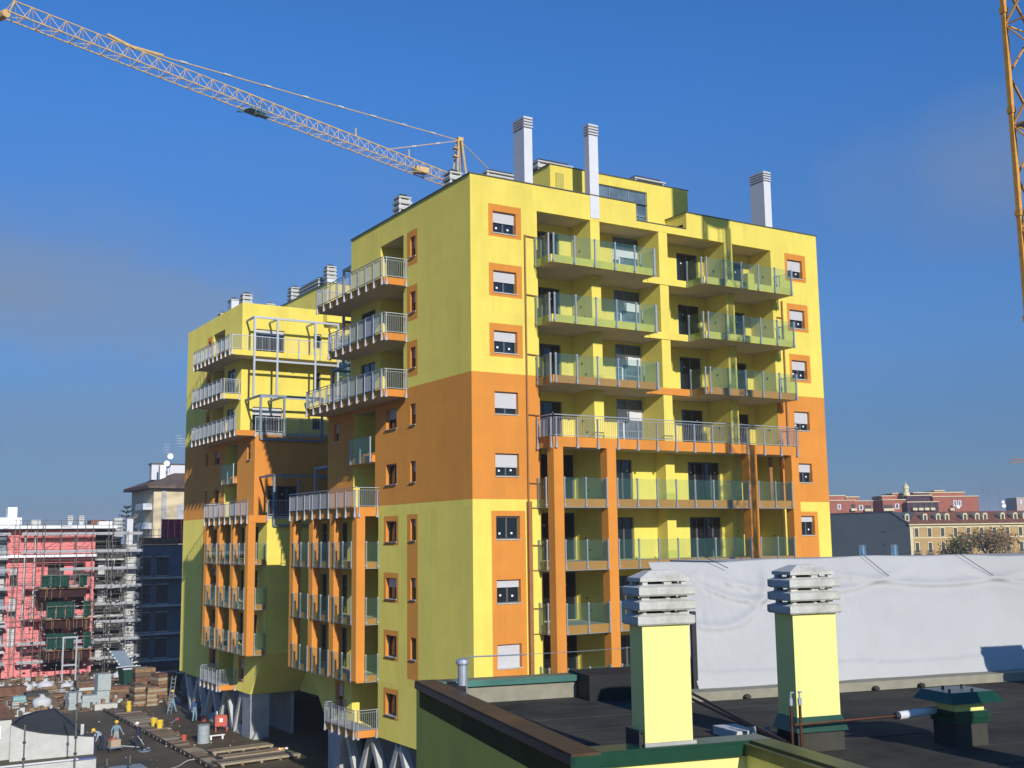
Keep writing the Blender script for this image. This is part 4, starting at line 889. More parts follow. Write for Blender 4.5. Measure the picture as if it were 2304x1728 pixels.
for i in range(6): link('grid_bar',cached('gb',lambda:MB().box(1.48,2.42,YP-.04,YP-.002,0,.05).mesh('grid_bar',DKW)),gt,(0,0,13.2+i*.33)) if False else MB().box(1.48,2.42,YP-.05,YP-.01,13.2+i*.33,13.25+i*.33).build('grid_bar',DKW,gt)
MB().box(-8.9,-8.0,YP+2,YP+3.5,15.2,16.45).build('white_chimney',STK,K); MB().box(-9.9,-7.6,YP+1.5,YP+4,14.5,15.35).build('roof_box',STK,K); MB().box(-6.7,-5.8,YP+1,YP+2,14.5,15.1).build('roof_box',LCO,K); MB().box(0,1.4,YP+.5,YP+1.5,14.53,14.9).build('roof_box',STK,K); MB().box(-.5,1.0,YP+2,YP+4,14.6,15.1).build('roof_box',RTL,K)
for x in (-2.8,-1.65): cowl(K,x,YP+1.5,14.5,.42,.4,.35,4,.15,.06)
MB().hexa([(3.86,YP,-.9),(11,YP,-.9),(11,YP+10,-.9),(3.86,YP+10,-.9),(3.86,YP,12.35),(11,YP,12.35),(11,YP+10,12.35),(3.86,YP+10,12.35)]).build('shaded_wing',mat('shade_darkened_render',(.10,.125,.16),.9,.15,1),K)  # darker copy of the grey-blue render; the wing's shade is in its colour
for z in (9.0,6.0,3.0,.2):
    for x in (4.3,6.2): q=MB().box(x,x+1.2,YP-.05,YP-.005,z,z+2.0).build('window',DKW,K); link('lintel',MB().box(x-.1,x+1.3,YP-.07,YP-.05,z+2.0,z+2.1).mesh('lintel',CON),q); link('sill',MB().box(x-.1,x+1.3,YP-.07,YP-.05,z-.1,z).mesh('sill',CON),q)
    MB().box(3.9,9,YP-.9,YP-.06,z-.35,z-.15).build('balcony_slab',CON,K)
MB().box(4.2,8.4,YP-.2,YP+.2,12.36,13.1).build('brown_parapet',mat('brown_boards',(.17,.09,.06),.9,.3,2),K)
fs=thing('crimson_screen','crimson sheet screen standing on the shaded wing below the cream house','screen',(8,YP+1,12.4)); LOCAL.add(fs.name)
for i in range(7): MB().box(-1.2+.37*i,-.84+.37*i,(i%2)*.03,.05+(i%2)*.03,0,2.75).build('panel',mat('crimson_sheet',(.30,.02,.06),.6,.15,2) if i==0 else bpy.data.materials['crimson_sheet'],fs)
rl=thing('roof_railing','thin dark roof railing before the cream house','railing',(5.3,YP+1,12.36)); LOCAL.add(rl.name)
for z in (.5,1.0,1.6): MB().bar((-1,0,z),(1.8,0,z),.05).build('rail',MTD,rl)
for i in range(6): MB().bar((-1+.56*i,0,0),(-1+.56*i,0,1.8+.3*(i%2)),.05).build('post',MTD,rl)
# scaffolding
S=thing('scaffolding','tall tube scaffolding with pale plank decks in front of the pink building','scaffolding',(-3,79,-.95))
SCA=mat('scaffold_tube',(.19,.18,.16),.5,.25,6,metal=.4); PLK=mat('scaffold_deck',(.36,.365,.38),.7,.12,3); NET=mat('green_netting',(.010,.055,.038),.9,.4,3)
px_=[-15.4,-13.8,-12.2,-10.4,-8.6,-8.2,-7.5,-6.5,-5.75,-4.2,-2.6,-1.0,.6,1.0,2.6,4.2]
lv=[13.55,11.72,9.9,8.05,6.2,4.35,2.5,.65]
for i,x in enumerate(px_):
    MB().cyl((x,78.95,-.95),(x,78.95,15.1 if x<2 else 13.9),.035,6).build('standard',SCA,S)
    if i%2==0: MB().cyl((x,79.9,-.95),(x,79.9,14.0),.035,5).build('standard',SCA,S)
for j,z in enumerate(lv):
    sp=[(-16,-9.0),(-8.0,-4.2),(-4.2,-.6),(-.6,1.0),(1.1,4.3)]
    for k,(a,b) in enumerate(sp):
        if (j,k) in ((2,1),(3,1),(3,2),(4,1),(4,2),(5,2),(5,1)) : continue
        MB().box(a+.02,b-.02,79.0,80.0,z-.1,z).box(a+.02,b-.02,78.96,78.99,z-.02,z+.2).build('deck',PLK,S)
rr=MB()
for z in lv:
    for h in (.55,1.05): rr.cyl((-16,78.93,z+h),(4.3 if z<13 else 2,78.93,z+h),.025,5)
for i in range(0,len(px_)-1,2):
    for z in lv[::2]: rr.cyl((px_[i],78.9,z-1.7),(px_[i+1],78.9,z),.022,4)
rr.cyl((-16,78.93,14.95),(2,78.93,14.95),.025,5)
r5=random.Random(5)
for k in range(260):
    x=r5.uniform(-16,4.2); z=r5.choice(lv)+r5.uniform(-.5,1.2)
    if r5.random()<.5: rr.cyl((x,78.9,z),(x+r5.uniform(-.15,.15),78.9,z+r5.uniform(.5,1.6)),.02,4)
    else: rr.cyl((x,78.9+r5.random(),z),(x+r5.uniform(.6,2.2),78.9,z+r5.choice((-1.2,0,0,1.2))*r5.random()),.02,4)
tag(rr.build('ledgers',SCA,S),kind='stuff')
rnd=random.Random(11)
for (a,b,z,h) in ((-6.35,-1.8,8.3,1.15),(-5.7,-1.3,5.2,1.55),(-5.6,-1.2,2.1,1.5)):
    MB().box(a,b,76.9,78.9,z-.12,z).build('loading_deck',CON,S); MB().box(a+.05,b-.05,77.3,79.9,z-1.15,z-.13).build('deck_shade_box',mat('maroon_deck_shade_%d'%int(z),(.035,.012,.012),.9,.3,3),S)  # dark box below the deck is coloured to imitate the shade there
    for k in range(5):
        t0=a+(b-a)*k/5; t1=a+(b-a)*(k+1)/5-.05
        if k!=3: 
            mm=MB(); nseg=5
            for q in range(nseg): 
                u0=t0+(t1-t0)*q/nseg;u1=t0+(t1-t0)*(q+1)/nseg; y0=76.85-.12*math.sin(q*1.7+k)-.5*math.sin(math.pi*(u0-a)/(b-a)); y1=76.85-.12*math.sin((q+1)*1.7+k)-.5*math.sin(math.pi*(u1-a)/(b-a)); mm.quad((u0,y0,z),(u1,y1,z),(u1,y1+.05,z+h),(u0,y0+.05,z+h))
            mm.build('netting',NET if k%3 else mat('pale_netting_%d'%k,(.16,.30,.28),.9,.3,3) if False else NET,S)
    for k in range(6): MB().cyl((a+(b-a)*k/5,76.3,z-.1),(a+(b-a)*k/5,76.3,z+1.2),.03,5).build('guard_post',SCA,S)
    MB().bar((a,76.3,z+1.1),(b,76.3,z+1.1),.05).build('guard_rail',SCA,S)
    pr_=MB()
    for k in range(60):
        x=rnd.uniform(a,b); y=rnd.uniform(77,79.5); pr_.cyl((x,y,z-.15),(x+rnd.uniform(-.1,.1),y,z-.15-rnd.uniform(.9,1.3)),.03,4)
    for k in range(12): pr_.bar((a,77+.2*k,z-.22),(b,77+.2*k,z-.22),.1,.12)
    tag(pr_.build('formwork_props',WOOD,S),kind='stuff')
hg=MB()
for k in range(46):
    x=rnd.uniform(.5,4); z=rnd.choice(lv[1:])+rnd.uniform(-.6,.9); hg.bar((x,79.2,z),(x+rnd.uniform(-.06,.06),79.2,z-rnd.uniform(.2,.7)),.05)
for k in range(260):
    x=rnd.uniform(-8,3.5); z=rnd.uniform(-.5,9); hg.box(x,x+rnd.uniform(.04,.3),78.3,78.5,z,z+rnd.uniform(.03,.12))
tag(hg.build('loose_fittings',CON,S),kind='stuff')
# cream house further back
H_=thing('cream_house','cream house with brown hipped roof between the pink and the tall yellow buildings','house',(24,122,-1))
CRM=mat('cream_render',(.66,.54,.34),.9,.06,.5); BTL=mat('brown_roof_tiles',(.12,.085,.065),.9,.3,1,.3,5)
MB().box(15.7,34,120.7,134,-1,20.4).build('wall',CRM,H_); MB().hexa([(14.6,119.6,20.9),(35,119.6,20.9),(35,135,20.9),(14.6,135,20.9),(19.8,125,23.0),(33,125,23.0),(33,129,23.0),(19.8,129,23.0)]).box(14.6,35,119.6,135,20.45,20.88).build('roof',BTL,H_)
MB().box(16.8,17.5,120.5,120.69,0,20.4).build('grey_pilaster',CON,H_); q=MB().box(19.1,21,120.6,120.69,16.0,18.1).build('window',SHU,H_)
for z in (17.6,14.8,12): MB().box(14.4,15.69,121.5,126,z-.2,z+.7).build('balcony',WHT,H_)
MB().box(16.6,22.5,126,127.5,22.0,24.3).build('roof_structure',WHT,H_); MB().box(16.5,22.6,125.9,127.6,24.3,24.5).build('roof_structure_edge',BTL,H_); MB().box(17.1,17.9,123,124,21.5,24.0).build('chimney',STK,H_)
for i,(x,z) in enumerate(((18.6,25.4),(18.1,24.3))):
    o=thing('satellite_dish',['upper white dish on the cream house roof','lower white dish on the cream house roof'][i],'satellite dish',(x,123.5,z-1.5)); LOCAL.add(o.name)
    d=MB()
    for k in range(14): t=2*math.pi*k/14; d.v.append((.45*math.cos(t),-.25,1.5+.45*math.sin(t)))
    d.v.append((0,-.05,1.5))
    for k in range(14): d.f.append((k,(k+1)%14,14)); d.m.append(0)
    d.build('reflector',STK,o); MB().cyl((0,0,-1),(0,0,1.5),.04,6).build('bracket',MTD,o)
for i,(x,h) in enumerate(((18.9,3.2),(20.6,4.6),(21.2,4.2))):
    o=MB().cyl((0,0,0),(0,0,h),.03,5).build('television_antenna',MTD,None,(x,126.5,24.5))
    for k in range(4): link('element',cached('ant2',lambda:MB().cyl((-.45,0,0),(.45,0,.05),.025,4).mesh('element',WHT)),o,(0,0,h-.3-.4*k))
    tag(o,['short left antenna above the cream house','tallest antenna above the cream house','antenna nearest the yellow wall above the cream house'][i],'antenna','antennas above the cream house')
# dark conifer top behind the scaffolding
o=thing('conifer_tree','dark spiky conifer top poking up behind the scaffolding','tree',(7.2,100,-1)); LOCAL.add(o.name)
MB().cyl((0,0,0),(0,0,18.3),.22,7,r1=.04).build('trunk',BRK,o)
ne=MB(); rnd=random.Random(5)
for lvl in range(7):
    z=18-lvl*.55
    for k in range(7):
        t=k*2*math.pi/7+lvl; L_=.5+lvl*.26
        for q in range(60):
            s=rnd.random(); c=Vector((math.cos(t)*L_*s,math.sin(t)*L_*s,z-.05+.25*s*s+rnd.uniform(-.04,.04))); a=Vector((rnd.uniform(-1,1),rnd.uniform(-1,1),rnd.uniform(-1,1)))*.09; b=Vector((rnd.uniform(-1,1),rnd.uniform(-1,1),rnd.uniform(-1,1)))*.07; ne.quad(c-a,c+b,c+a)
tag(ne.build('crown',mat('conifer_needles',(.012,.035,.02),.9,.3,4),o),kind='stuff')
#@@/BACK
#@@CRANES
# ------------------------------------------------------------------ cranes
def truss(m,p,q,w,h,n,r_=.05,rd=.03,tri=True):
    p=Vector(p);q=Vector(q);d=(q-p);L_=d.length;d/=L_;s=d.cross(Vector((0,0,1))).normalized();u=Vector((0,0,1))
    A=lambda t:p+d*L_*t-s*w/2; Bb=lambda t:p+d*L_*t+s*w/2; Tt=lambda t:p+d*L_*t+u*h
    lat=MB()
    for i in range(n):
        t0,t1=i/n,(i+1)/n; tm=(t0+t1)/2
        for f in (A,Bb):
            lat.bar(f(t0),Tt(tm),rd); lat.bar(Tt(tm),f(t1),rd)
        lat.bar(A(t0),Bb(t1) if i%2 else Bb(t0),rd); lat.bar(A(t0),Bb(t0),rd)
    return A,Bb,Tt,lat
G=thing('tower_crane','yellow tower crane with long lattice jib reaching over the sky behind the yellow building','crane',(29.5,53.7,-1))
base=Vector((29.5,53.7,49)); tip=Vector((-17.15,34.9,49)); dj=(tip-base); 
A_,B_,T_2,lat=truss(MB(),base,tip,1.25,1.25,38,.07,.036)
tag(lat.build('lattice',CRN,G),kind='stuff')
for f in (A_,B_): MB().bar(f(0),f(1),.08).build('lower_chord',CRN,G)
MB().bar(T_2(.0),T_2(.6),.10).bar(T_2(.6),T_2(.99),.07).build('upper_chord',CRN,G)
MB().bar(A_(1),B_(1),.2).bar(A_(1)+Vector((0,0,0)),T_2(.985),.08).cyl(A_(1.004)-Vector((0,0,.2)),B_(1.004)-Vector((0,0,.2)),.3,8).build('jib_nose',CRN,G)
ap=Vector((29.5,53.7,54.3))
def tie(t,n): 
    e=T_2(t); m=MB().bar(ap,e,.075,.075)
    o=m.build('tie_rod',CRN,G)
    for k in range(1,n): c=ap.lerp(e,k/n); dd=(e-ap).normalized()*.35; MB().bar(c-dd,c+dd,.2,.14).build('tie_coupling',LCO,G)
tie(.79,9); tie(.22,3)
MB().bar(T_2(.79),T_2(.84)+Vector((0,0,.25)),.18).bar(T_2(.74)+Vector((0,0,.35)),T_2(.81),.16).build('tie_bracket',CRN,G)
for sx in (-.5,.5):
    for sy in (-.5,.5): MB().bar((29.5+sx*1.3,53.7+sy*1.3,49),(29.5+sx*.35,53.7+sy*.35,54.4),.17).build('peak_leg',CRN,G)
MB().box(29.2,29.8,53.4,54.0,54.2,54.6).box(28.6,29.1,53.2,53.8,52.3,52.4).box(28.6,29.1,53.2,53.8,53.2,53.28).build('peak_head',CRN,G)
MB().box(28.3,29.4,52.3,53.2,46.8,48.8).build('cab',LCO,G)
def mast(par,cx,cy,w,z0,z1,step,r_=.1,rd=.06,matl=CRN):
    for sx in (-1,1):
        for sy in (-1,1): MB().box(cx+sx*w/2-r_,cx+sx*w/2+r_,cy+sy*w/2-r_,cy+sy*w/2+r_,z0,z1).build('mast_leg',matl,par)
    n=int((z1-z0)/step); h=w/2
    for i in range(n):
        a=z0+i*step;b=a+step
        for k,(p,q) in enumerate((((-h,-h),(h,-h)),((h,-h),(h,h)),((h,h),(-h,h)),((-h,h),(-h,-h)))):
            mid=(a+b)/2
            m=MB().bar((cx+p[0],cy+p[1],a),(cx+q[0],cy+q[1],b) ,rd) if True else 0
            m.bar((cx+q[0],cy+q[1],a),(cx+p[0],cy+p[1],b),rd); m.bar((cx+p[0],cy+p[1],b),(cx+q[0],cy+q[1],b),rd*.8)
            if par is not G: m.build('brace',matl,par)
            else: acc.v,acc.f,acc.m=acc.v+m.v,acc.f+[tuple(i_+len(acc.v) for i_ in f) for f in m.f],acc.m+m.m
acc=MB()
class _A: pass
g2=MB()
for i in range(28):
    a=-1+i*1.75;b=a+1.75
    for (p,q) in (((-.8,-.8),(.8,-.8)),((.8,-.8),(.8,.8)),((.8,.8),(-.8,.8)),((-.8,.8),(-.8,-.8))): g2.bar((29.5+p[0],53.7+p[1],a),(29.5+q[0],53.7+q[1],b),.08)
tag(g2.build('mast_lattice',CRN,G),kind='stuff')
for sx in (-.8,.8):
    for sy in (-.8,.8): MB().box(29.5+sx-.09,29.5+sx+.09,53.7+sy-.09,53.7+sy+.09,-1,49).build('mast_leg',CRN,G)
cj=base-dj.normalized()*14
MB().bar(base+Vector((0,0,.1)),cj+Vector((0,0,.1)),1.2,.25).build('counter_jib',CRN,G); MB().bar(ap,cj+Vector((0,0,.3)),.07).build('tie_rod',CRN,G); c=base-dj.normalized()*12.5; MB().box(c.x-1,c.x+1,c.y-.8,c.y+.8,46.4,49.4).build('counterweight',CON,G)
TRM=mat('trolley_grey_green',(.08,.15,.16),.5,.3,4)
tc_=base.lerp(tip,.555)
o=MB().bar(tc_+Vector((.8,.33,-.2)),tc_-Vector((.8,.33,.2)),1.2,.08).build('trolley',TRM,G)
link('trolley_platform',MB().bar(tc_+Vector((1.0,-.5,-.7)),tc_+Vector((-.2,-1.0,-.7)),.6,.08).bar(tc_+Vector((1.0,-.5,-.7)),tc_+Vector((1.0,-.5,.1)),.06).bar(tc_+Vector((-.2,-1,-.7)),tc_+Vector((-.2,-1,.1)),.06).bar(tc_+Vector((-1.1,-.3,-.45)),tc_+Vector((-1.6,-.5,-.6)),.3,.1).mesh('trolley_platform',TRM),o)
link('trolley_guard',MB().bar(tc_+Vector((1.0,-.5,.3)),tc_+Vector((-.2,-1.0,.3)),.05).bar(tc_+Vector((.4,-.75,-.7)),tc_+Vector((.4,-.75,.35)),.05).mesh('trolley_guard',TRM),o)
w2=base.lerp(tip,.125); MB().box(w2.x-.7,w2.x+.7,w2.y-.5,w2.y+.5,49.1,49.6).build('winch',CRN,G); MB().cyl(w2+Vector((-.3,0,.6)),w2+Vector((.3,0,.6)),.25,8).build('winch_drum',MTD,G)
for t in (.16,.31): p=T_2(t); MB().cyl(p,p+Vector((0,0,.8)),.07,6).build('jib_marker',CRN,G)
# right-hand crane: mast close to the camera, cab above the picture
G2=thing('tower_crane','yellow lattice crane mast cut off by the right edge of the picture','crane',(12.85,-21.85,-1))
CR2=mat('crane_ochre',(.62,.30,.05),.5,.2,5)
cx,cy,h=13.02,-21.85,.85
for sx in (-1,1):
    for sy in (-1,1):
        MB().box(cx+sx*h-.085,cx+sx*h+.085,cy+sy*h-.085,cy+sy*h+.085,-1,39.5).build('mast_leg',CR2,G2)
        for k in range(9): z=4+k*4.1; MB().box(cx+sx*h-.12,cx+sx*h+.12,cy+sy*h-.12,cy+sy*h+.12,z-.12,z+.12).build('leg_joint',CR2,G2)
st=2.05
for i in range(19):
    a=-1+.3+i*st;b=a+st;mid=a+st/2
    for (p,q) in (((-h,-h),(h,-h)),((h,-h),(h,h)),((h,h),(-h,h)),((-h,h),(-h,-h))):
        if i%2==0: MB().bar((cx+p[0],cy+p[1],a),(cx+q[0],cy+q[1],b),.09,.05).build('brace',CR2,G2)
        else: MB().bar((cx+q[0],cy+q[1],a),(cx+p[0],cy+p[1],b),.09,.05).build('brace',CR2,G2)
        MB().bar((cx+p[0],cy+p[1],b),(cx+q[0],cy+q[1],b),.05).build('brace',CR2,G2) if i%2 else None
    if i%3==1: MB().box(cx-h+.1,cx+.2,cy-h+.1,cy+h-.1,b-.04,b).build('rest_platform',MTD,G2)
ld_=MB().bar((cx+.2,cy+.4,-1),(cx+.2,cy+.4,39),.05).bar((cx+.55,cy+.4,-1),(cx+.55,cy+.4,39),.05)
for k in range(120): ld_.bar((cx+.2,cy+.4,-.7+k*.33),(cx+.55,cy+.4,-.7+k*.33),.03)
tag(ld_.build('ladder',MTD,G2),kind='stuff')
MB().box(cx-1.75,cx+.3,cy-.95,cy+.95,40.0,42.0).build('cab',LCO,G2); MB().cyl((cx,cy,39.4),(cx,cy,39.9),1.0,12).build('slewing_ring',MTD,G2)
a_,b_,t_,lat=truss(MB(),(cx,cy,47.6),(cx+44,cy-12,47.6),1.3,1.4,24,.08,.06); tag(lat.build('lattice',CR2,G2),kind='stuff')
for f in (a_,b_,t_): MB().bar(f(0),f(1),.13).build('jib_chord',CR2,G2)
MB().box(cx-.5,cx+.5,cy-.5,cy+.5,42.0,47.6).build('slewing_tower',CR2,G2); MB().bar((cx,cy,47.5),(cx-13,cy-3.5,47.5),1.2,.2).build('counter_jib',CR2,G2)
#@@/CRANES
#@@SITE
# ------------------------------------------------------------------ building site on the ground
GZ=-.93
DGR=mat('charcoal_deck',(.055,.06,.06),.9,.25,1.2); RED=mat('red_plastic',(.52,.10,.065),.45,.08,3); YPL=mat('yellow_plastic',(.75,.52,.05),.45,.08,3)
GDR=mat('grey_drum',(.33,.37,.38),.5,.12,3); BAGM=mat('white_woven_bag',(.55,.55,.56),.85,.06,4,.4,10); GSK=mat('green_skip',(.012,.06,.04),.6,.25,3); GSH=mat('grey_sheet_pack',(.36,.40,.40),.7,.12,2); TEAL=mat('pale_teal_crate',(.25,.42,.42),.6,.1,2)
BRK2=mat('stacked_brick',(.17,.085,.055),.9,.35,2)
def g(n,label,cat,x,y,rz=0,group=None,z=GZ): o=thing(n,label,cat,(x,y,z),rz,group); LOCAL.add(o.name); return o
# curved concrete wall with recessed deck
o=g('curved_wall','pale curved concrete wall round a sunken dark deck at the lower left','wall',-12.5,38)
outer=[(-15.0,32.15,1.31),(-14.16,32.09,.89),(-13.1,32.01,.62),(-11.81,31.92,.39),(-10.06,31.79,.14)]
inn=[(-10.06,31.79,.14),(-10.6,33.2,.2),(-10.5,37.4,.4),(-10.5,43.6,.6),(-12.05,41.3,.8),(-13.45,38.3,1.0),(-14.55,34.0,1.25),(-15.0,32.15,1.31)]
L0=(-12.5,38)
for i,(a,b) in enumerate(zip(outer,outer[1:])):
    a=(a[0]-L0[0],a[1]-L0[1],a[2]-GZ);b=(b[0]-L0[0],b[1]-L0[1],b[2]-GZ)
    MB().hexa([(a[0],a[1],0),(b[0],b[1],0),(b[0],b[1]+.16,0),(a[0],a[1]+.16,0),a,b,(b[0],b[1]+.16,b[2]),(a[0],a[1]+.16,a[2])]).build('wall_panel',LCO,o)
    MB().bar((a[0],a[1]+.06,a[2]+.03),(b[0],b[1]+.06,b[2]+.03),.2,.06).build('rim',DKM,o)
for a,b in zip(inn,inn[1:]):
    a=Vector((a[0]-L0[0],a[1]-L0[1],a[2]-GZ));b=Vector((b[0]-L0[0],b[1]-L0[1],b[2]-GZ)); z_=Vector((0,0,1))
    MB().hexa([(a.x,a.y,0),(b.x,b.y,0),(b.x+.12,b.y+.05,0),(a.x+.12,a.y+.05,0),tuple(a),tuple(b),(b.x+.12,b.y+.05,b.z),(a.x+.12,a.y+.05,a.z)]).build('inner_kerb',mat('navy_edge',(.03,.04,.09),.7,.15,3) if 'navy_edge' not in bpy.data.materials else bpy.data.materials['navy_edge'],o)
c=(0.3,-.5,1.35); ring=[(p[0]-L0[0],p[1]-L0[1],p[2]-GZ-.07) for p in outer+inn[1:-1]]
dk=MB()
for a,b in zip(ring,ring[1:]+ring[:1]): dk.quad(a,b,c)
dk.build('sunken_deck',DGR,o)
MB().box(1.85,2.05,-5.0,-4.8,1.0,1.75).build('corner_stub',LCO,o)
# hut at left edge
o=g('site_hut','white hut with rusty red roof and blue window at the left edge','hut',-16.4,34.5)
MB().box(-2,1.55,-1.5,2,0,2.55).build('wall',LCO,o); MB().hexa([(-2.3,-1.8,2.55),(1.7,-1.8,2.55),(1.7,2.3,2.55),(-2.3,2.3,2.55),(-2.3,-1.5,2.62),(1.7,-1.5,2.62),(.7,2.3,3.9),(-2.3,2.3,3.9)]).build('roof',BRK2,o)
q=MB().box(.1,.95,-1.56,-1.505,1.3,2.1).build('window',STK,o); link('pane',MB().box(.2,.85,-1.58,-1.561,1.4,2.0).mesh('pane',mat('blue_pane',(.02,.05,.35),.3,.1,2)),q,(0,0,0))
# long white pipe on low parapet in the lower left
o=g('low_parapet','low concrete parapet with a long white pipe on top at the lower left','parapet',-14,24.6)
MB().box(-5,2.6,0,.5,0,.95).build('parapet_wall',LCO,o); MB().cyl((-5,.0,1.05),(1.6,.0,1.03),.06,8).build('white_pipe',WHT,o); MB().box(1.2,2.6,-.05,.55,.95,1.02).build('blue_cover',mat('blue_cover',(.12,.16,.30),.6,.1,3),o)
# scaffold poles in the foreground of the site
for i,(x,y,z1,lb) in enumerate(((-15.45,24.0,2.4,'short scaffold pole standing left, before the curved wall'),(-12.7,24.0,6.2,'tall lone scaffold pole rising before the curved wall'),(-10.95,23.8,.1,'short pole, left one of the pair at the bottom edge'),(-9.65,23.8,.15,'short pole, right one of the pair at the bottom edge'))):
    o=MB().cyl((0,0,0),(0,0,z1-GZ),.045,7).build('scaffold_pole',SCA,None,(x,y,GZ)); tag(o,lb,'pole','scaffold poles near the curved wall'); LOCAL.add(o.name)
    for k in range(int((z1-GZ)/.9)): link('coupler',cached('cpl',lambda:MB().box(-.08,.08,-.07,.07,0,.12).mesh('coupler',DKM)),o,(0,0,.5+k*.9))
o=MB().box(-1.6,1.6,-1.3,1.3,0,.22).build('floor_hatch',GBL,None,(-10.2,24.3,GZ)); tag(o,'flat blue grey sheet at the bottom edge between two poles','sheet')
# the strip of formwork boards, each board a thing
rnd=random.Random(9); yy=50.2; i=0
BD=[WOO2,WOOD,mat('pale_board',(.34,.28,.19),.85,.2,3,stretch=(6,1,1)),mat('dark_board',(.13,.09,.06),.8,.3,3)]
FS=g('board_walkway','long walkway of wet formwork boards laid across the concrete deck','walkway',-4,37)
MB().bar((-1.35,14,.12),(-1.3,-15,.12),.16,.22).build('dark_edge_beam',DKM,FS)
while yy>23:
    w_=rnd.uniform(.38,.62); L_=rnd.uniform(.0,.45); x1=-2.8-(50-yy)*.055+rnd.uniform(-.25,.15)
    MB().hexa([(-5.25+4,yy-w_-37,.03),(x1+4,yy-w_-37+rnd.uniform(-.05,.05),.03),(x1+4,yy-37,.03),(-5.25+4,yy-37,.03),(-5.25+4,yy-w_-37,.09+rnd.uniform(0,.03)),(x1+4,yy-w_-37,.09),(x1+4,yy-37,.09+rnd.uniform(0,.04)),(-5.25+4,yy-37,.1)]).build('board',rnd.choice(BD),FS)
    yy-=w_+.02+rnd.uniform(0,.05)
for k in range(26): jj=rnd.uniform(-.25,.25); MB().cyl((-1.42,13.6-1.1*k+jj,.1),(-1.42,13.6-1.1*k+jj,.25),.035,6).build('edge_peg',BD[0],FS)
# formwork panels at the bottom
for i,(x,y,L_,d,z,lb) in enumerate(((-3.9,26.6,4.1,.9,0,'upper of the two long brown formwork panels near the bottom'),(-3.95,24.3,4.1,1.2,.0,'lower of the two long brown formwork panels near the bottom'),(-4.7,22.4,5.2,1.5,-.02,'broad muddy formwork sheet along the bottom edge'))):
    o=g('formwork_panel',lb,'formwork panel',x,y,R(4),'formwork panels lying on the deck')
    n=3
    for k in range(n): MB().box(0,L_,k*d/n,(k+1)*d/n-.02,.2+z,.26+z).build('plank',BD[(i+k)%4],o)
    for k in range(5): MB().box(.1+k*(L_-.3)/4,.25+k*(L_-.3)/4,-.04,d,.0,.2+z).build('bearer',WOOD if k%2 else BD[2],o)
    MB().box(0,L_,-.03,-.005,.12,.24).build('edge_strip',BD[2],o)
o=g('bundle','small heap of orange and white scraps at the panel corner','scraps',-.35,24.6,0,None,GZ+.26)
for k in range(5): MB().lathe([(.001,0),(.12,.02),(.1,.1),(.001,.14)],(.15*k,.05*(k%2),0),7).build('scrap',[RED,STK,YPL][k%3],o)
# ramp kerb of precast panels beside the struts
o=g('precast_kerb','row of grey precast slabs leaning beside the white struts','kerb',.6,38)
for k in range(5):
    y=5.6-2.6*k; MB().hexa([(-.35-.02*k,y-2.5,0),(.3,y-2.5,0),(.3,y,0),(-.35,y,0),(-.15,y-2.5,.1+.42),(-.0,y-2.5,.52),(-.0,y,.58),(-.15,y,.58)]).build('precast_slab',CON,o)
# drums, buckets, barrier
def bucket(x,y,m,lb,s=1.,grp='buckets on the deck',z=GZ):
    o=MB().lathe([(.001,.01),(.13*s,.01),(.17*s,.34*s),(.18*s,.34*s),(.18*s,.37*s),(.155*s,.37*s),(.12*s,.05),(.001,.05)],(0,0,0),12).build('bucket',m,None,(x,y,z)); tag(o,lb,'bucket',grp)
bucket(-.24,40.8,RED,'red bucket near the struts, left of the red barrier',1.15); bucket(-3.95,32.9,RED,'red bucket left of the grey drum',1.15)
bucket(-4.1,40.2,YPL,'left yellow bucket of the two on the boards',1.5,z=GZ+.1); bucket(-4.0,39.0,YPL,'right yellow bucket of the two on the boards',1.5,z=GZ+.1); bucket(-3.9,48.8,YPL,'yellow bucket at the far end of the boards',1.3,z=GZ+.1); bucket(-3.1,52.2,YPL,'yellow bucket beside the rubble before the timber stacks',1.2)
o=MB().lathe([(.001,0),(.42,0),(.42,.05),(.40,.08),(.40,.55),(.42,.58),(.40,.61),(.39,1.15),(.42,1.18),(.36,1.2),(.001,1.19)],(0,0,0),18).build('drum',GDR,None,(-3.0,31.6,GZ),smooth=False); tag(o,'tall grey drum standing on the wet floor','drum')
o=g('white_plank','short white plank lying behind the grey drum','plank',-2.3,32.4); MB().box(-.1,1.0,-.1,.12,.25,.3).box(0,.1,-.08,.1,0,.25).box(.8,.9,-.08,.1,0,.25).build('board',STK,o)
o=g('barrier_stand','red plastic barrier stand with small white sign on the wet floor','barrier',-.55,35.6,R(-12))
MB().box(-.42,.42,-.12,.12,.35,1.05).box(-.38,.38,-.13,.13,1.05,1.12).build('panel',RED,o)
for sx in (-.42,.34): MB().box(sx,sx+.08,-.25,-.15,0,.36).box(sx,sx+.08,.15,.25,0,.36).box(sx,sx+.08,-.25,.25,.3,.36).build('leg',RED,o)
MB().box(-.12,.1,-.14,-.122,.65,.9).build('sign_patch',STK,o)
o=g('hose','thin pale hose trailing over the deck near the bottom','hose',-5.2,25)
m=MB();pv=None
for k in range(24):
    t=k/23; p=Vector((-3.2+3.3*t,-3.5+3.6*t+.9*math.sin(t*2.6),.05+.12*math.sin(t*6)**2))
    if pv: m.cyl(pv,p,.03,5,cap=False)
    pv=p
m.build('hose_run',LCO,o)
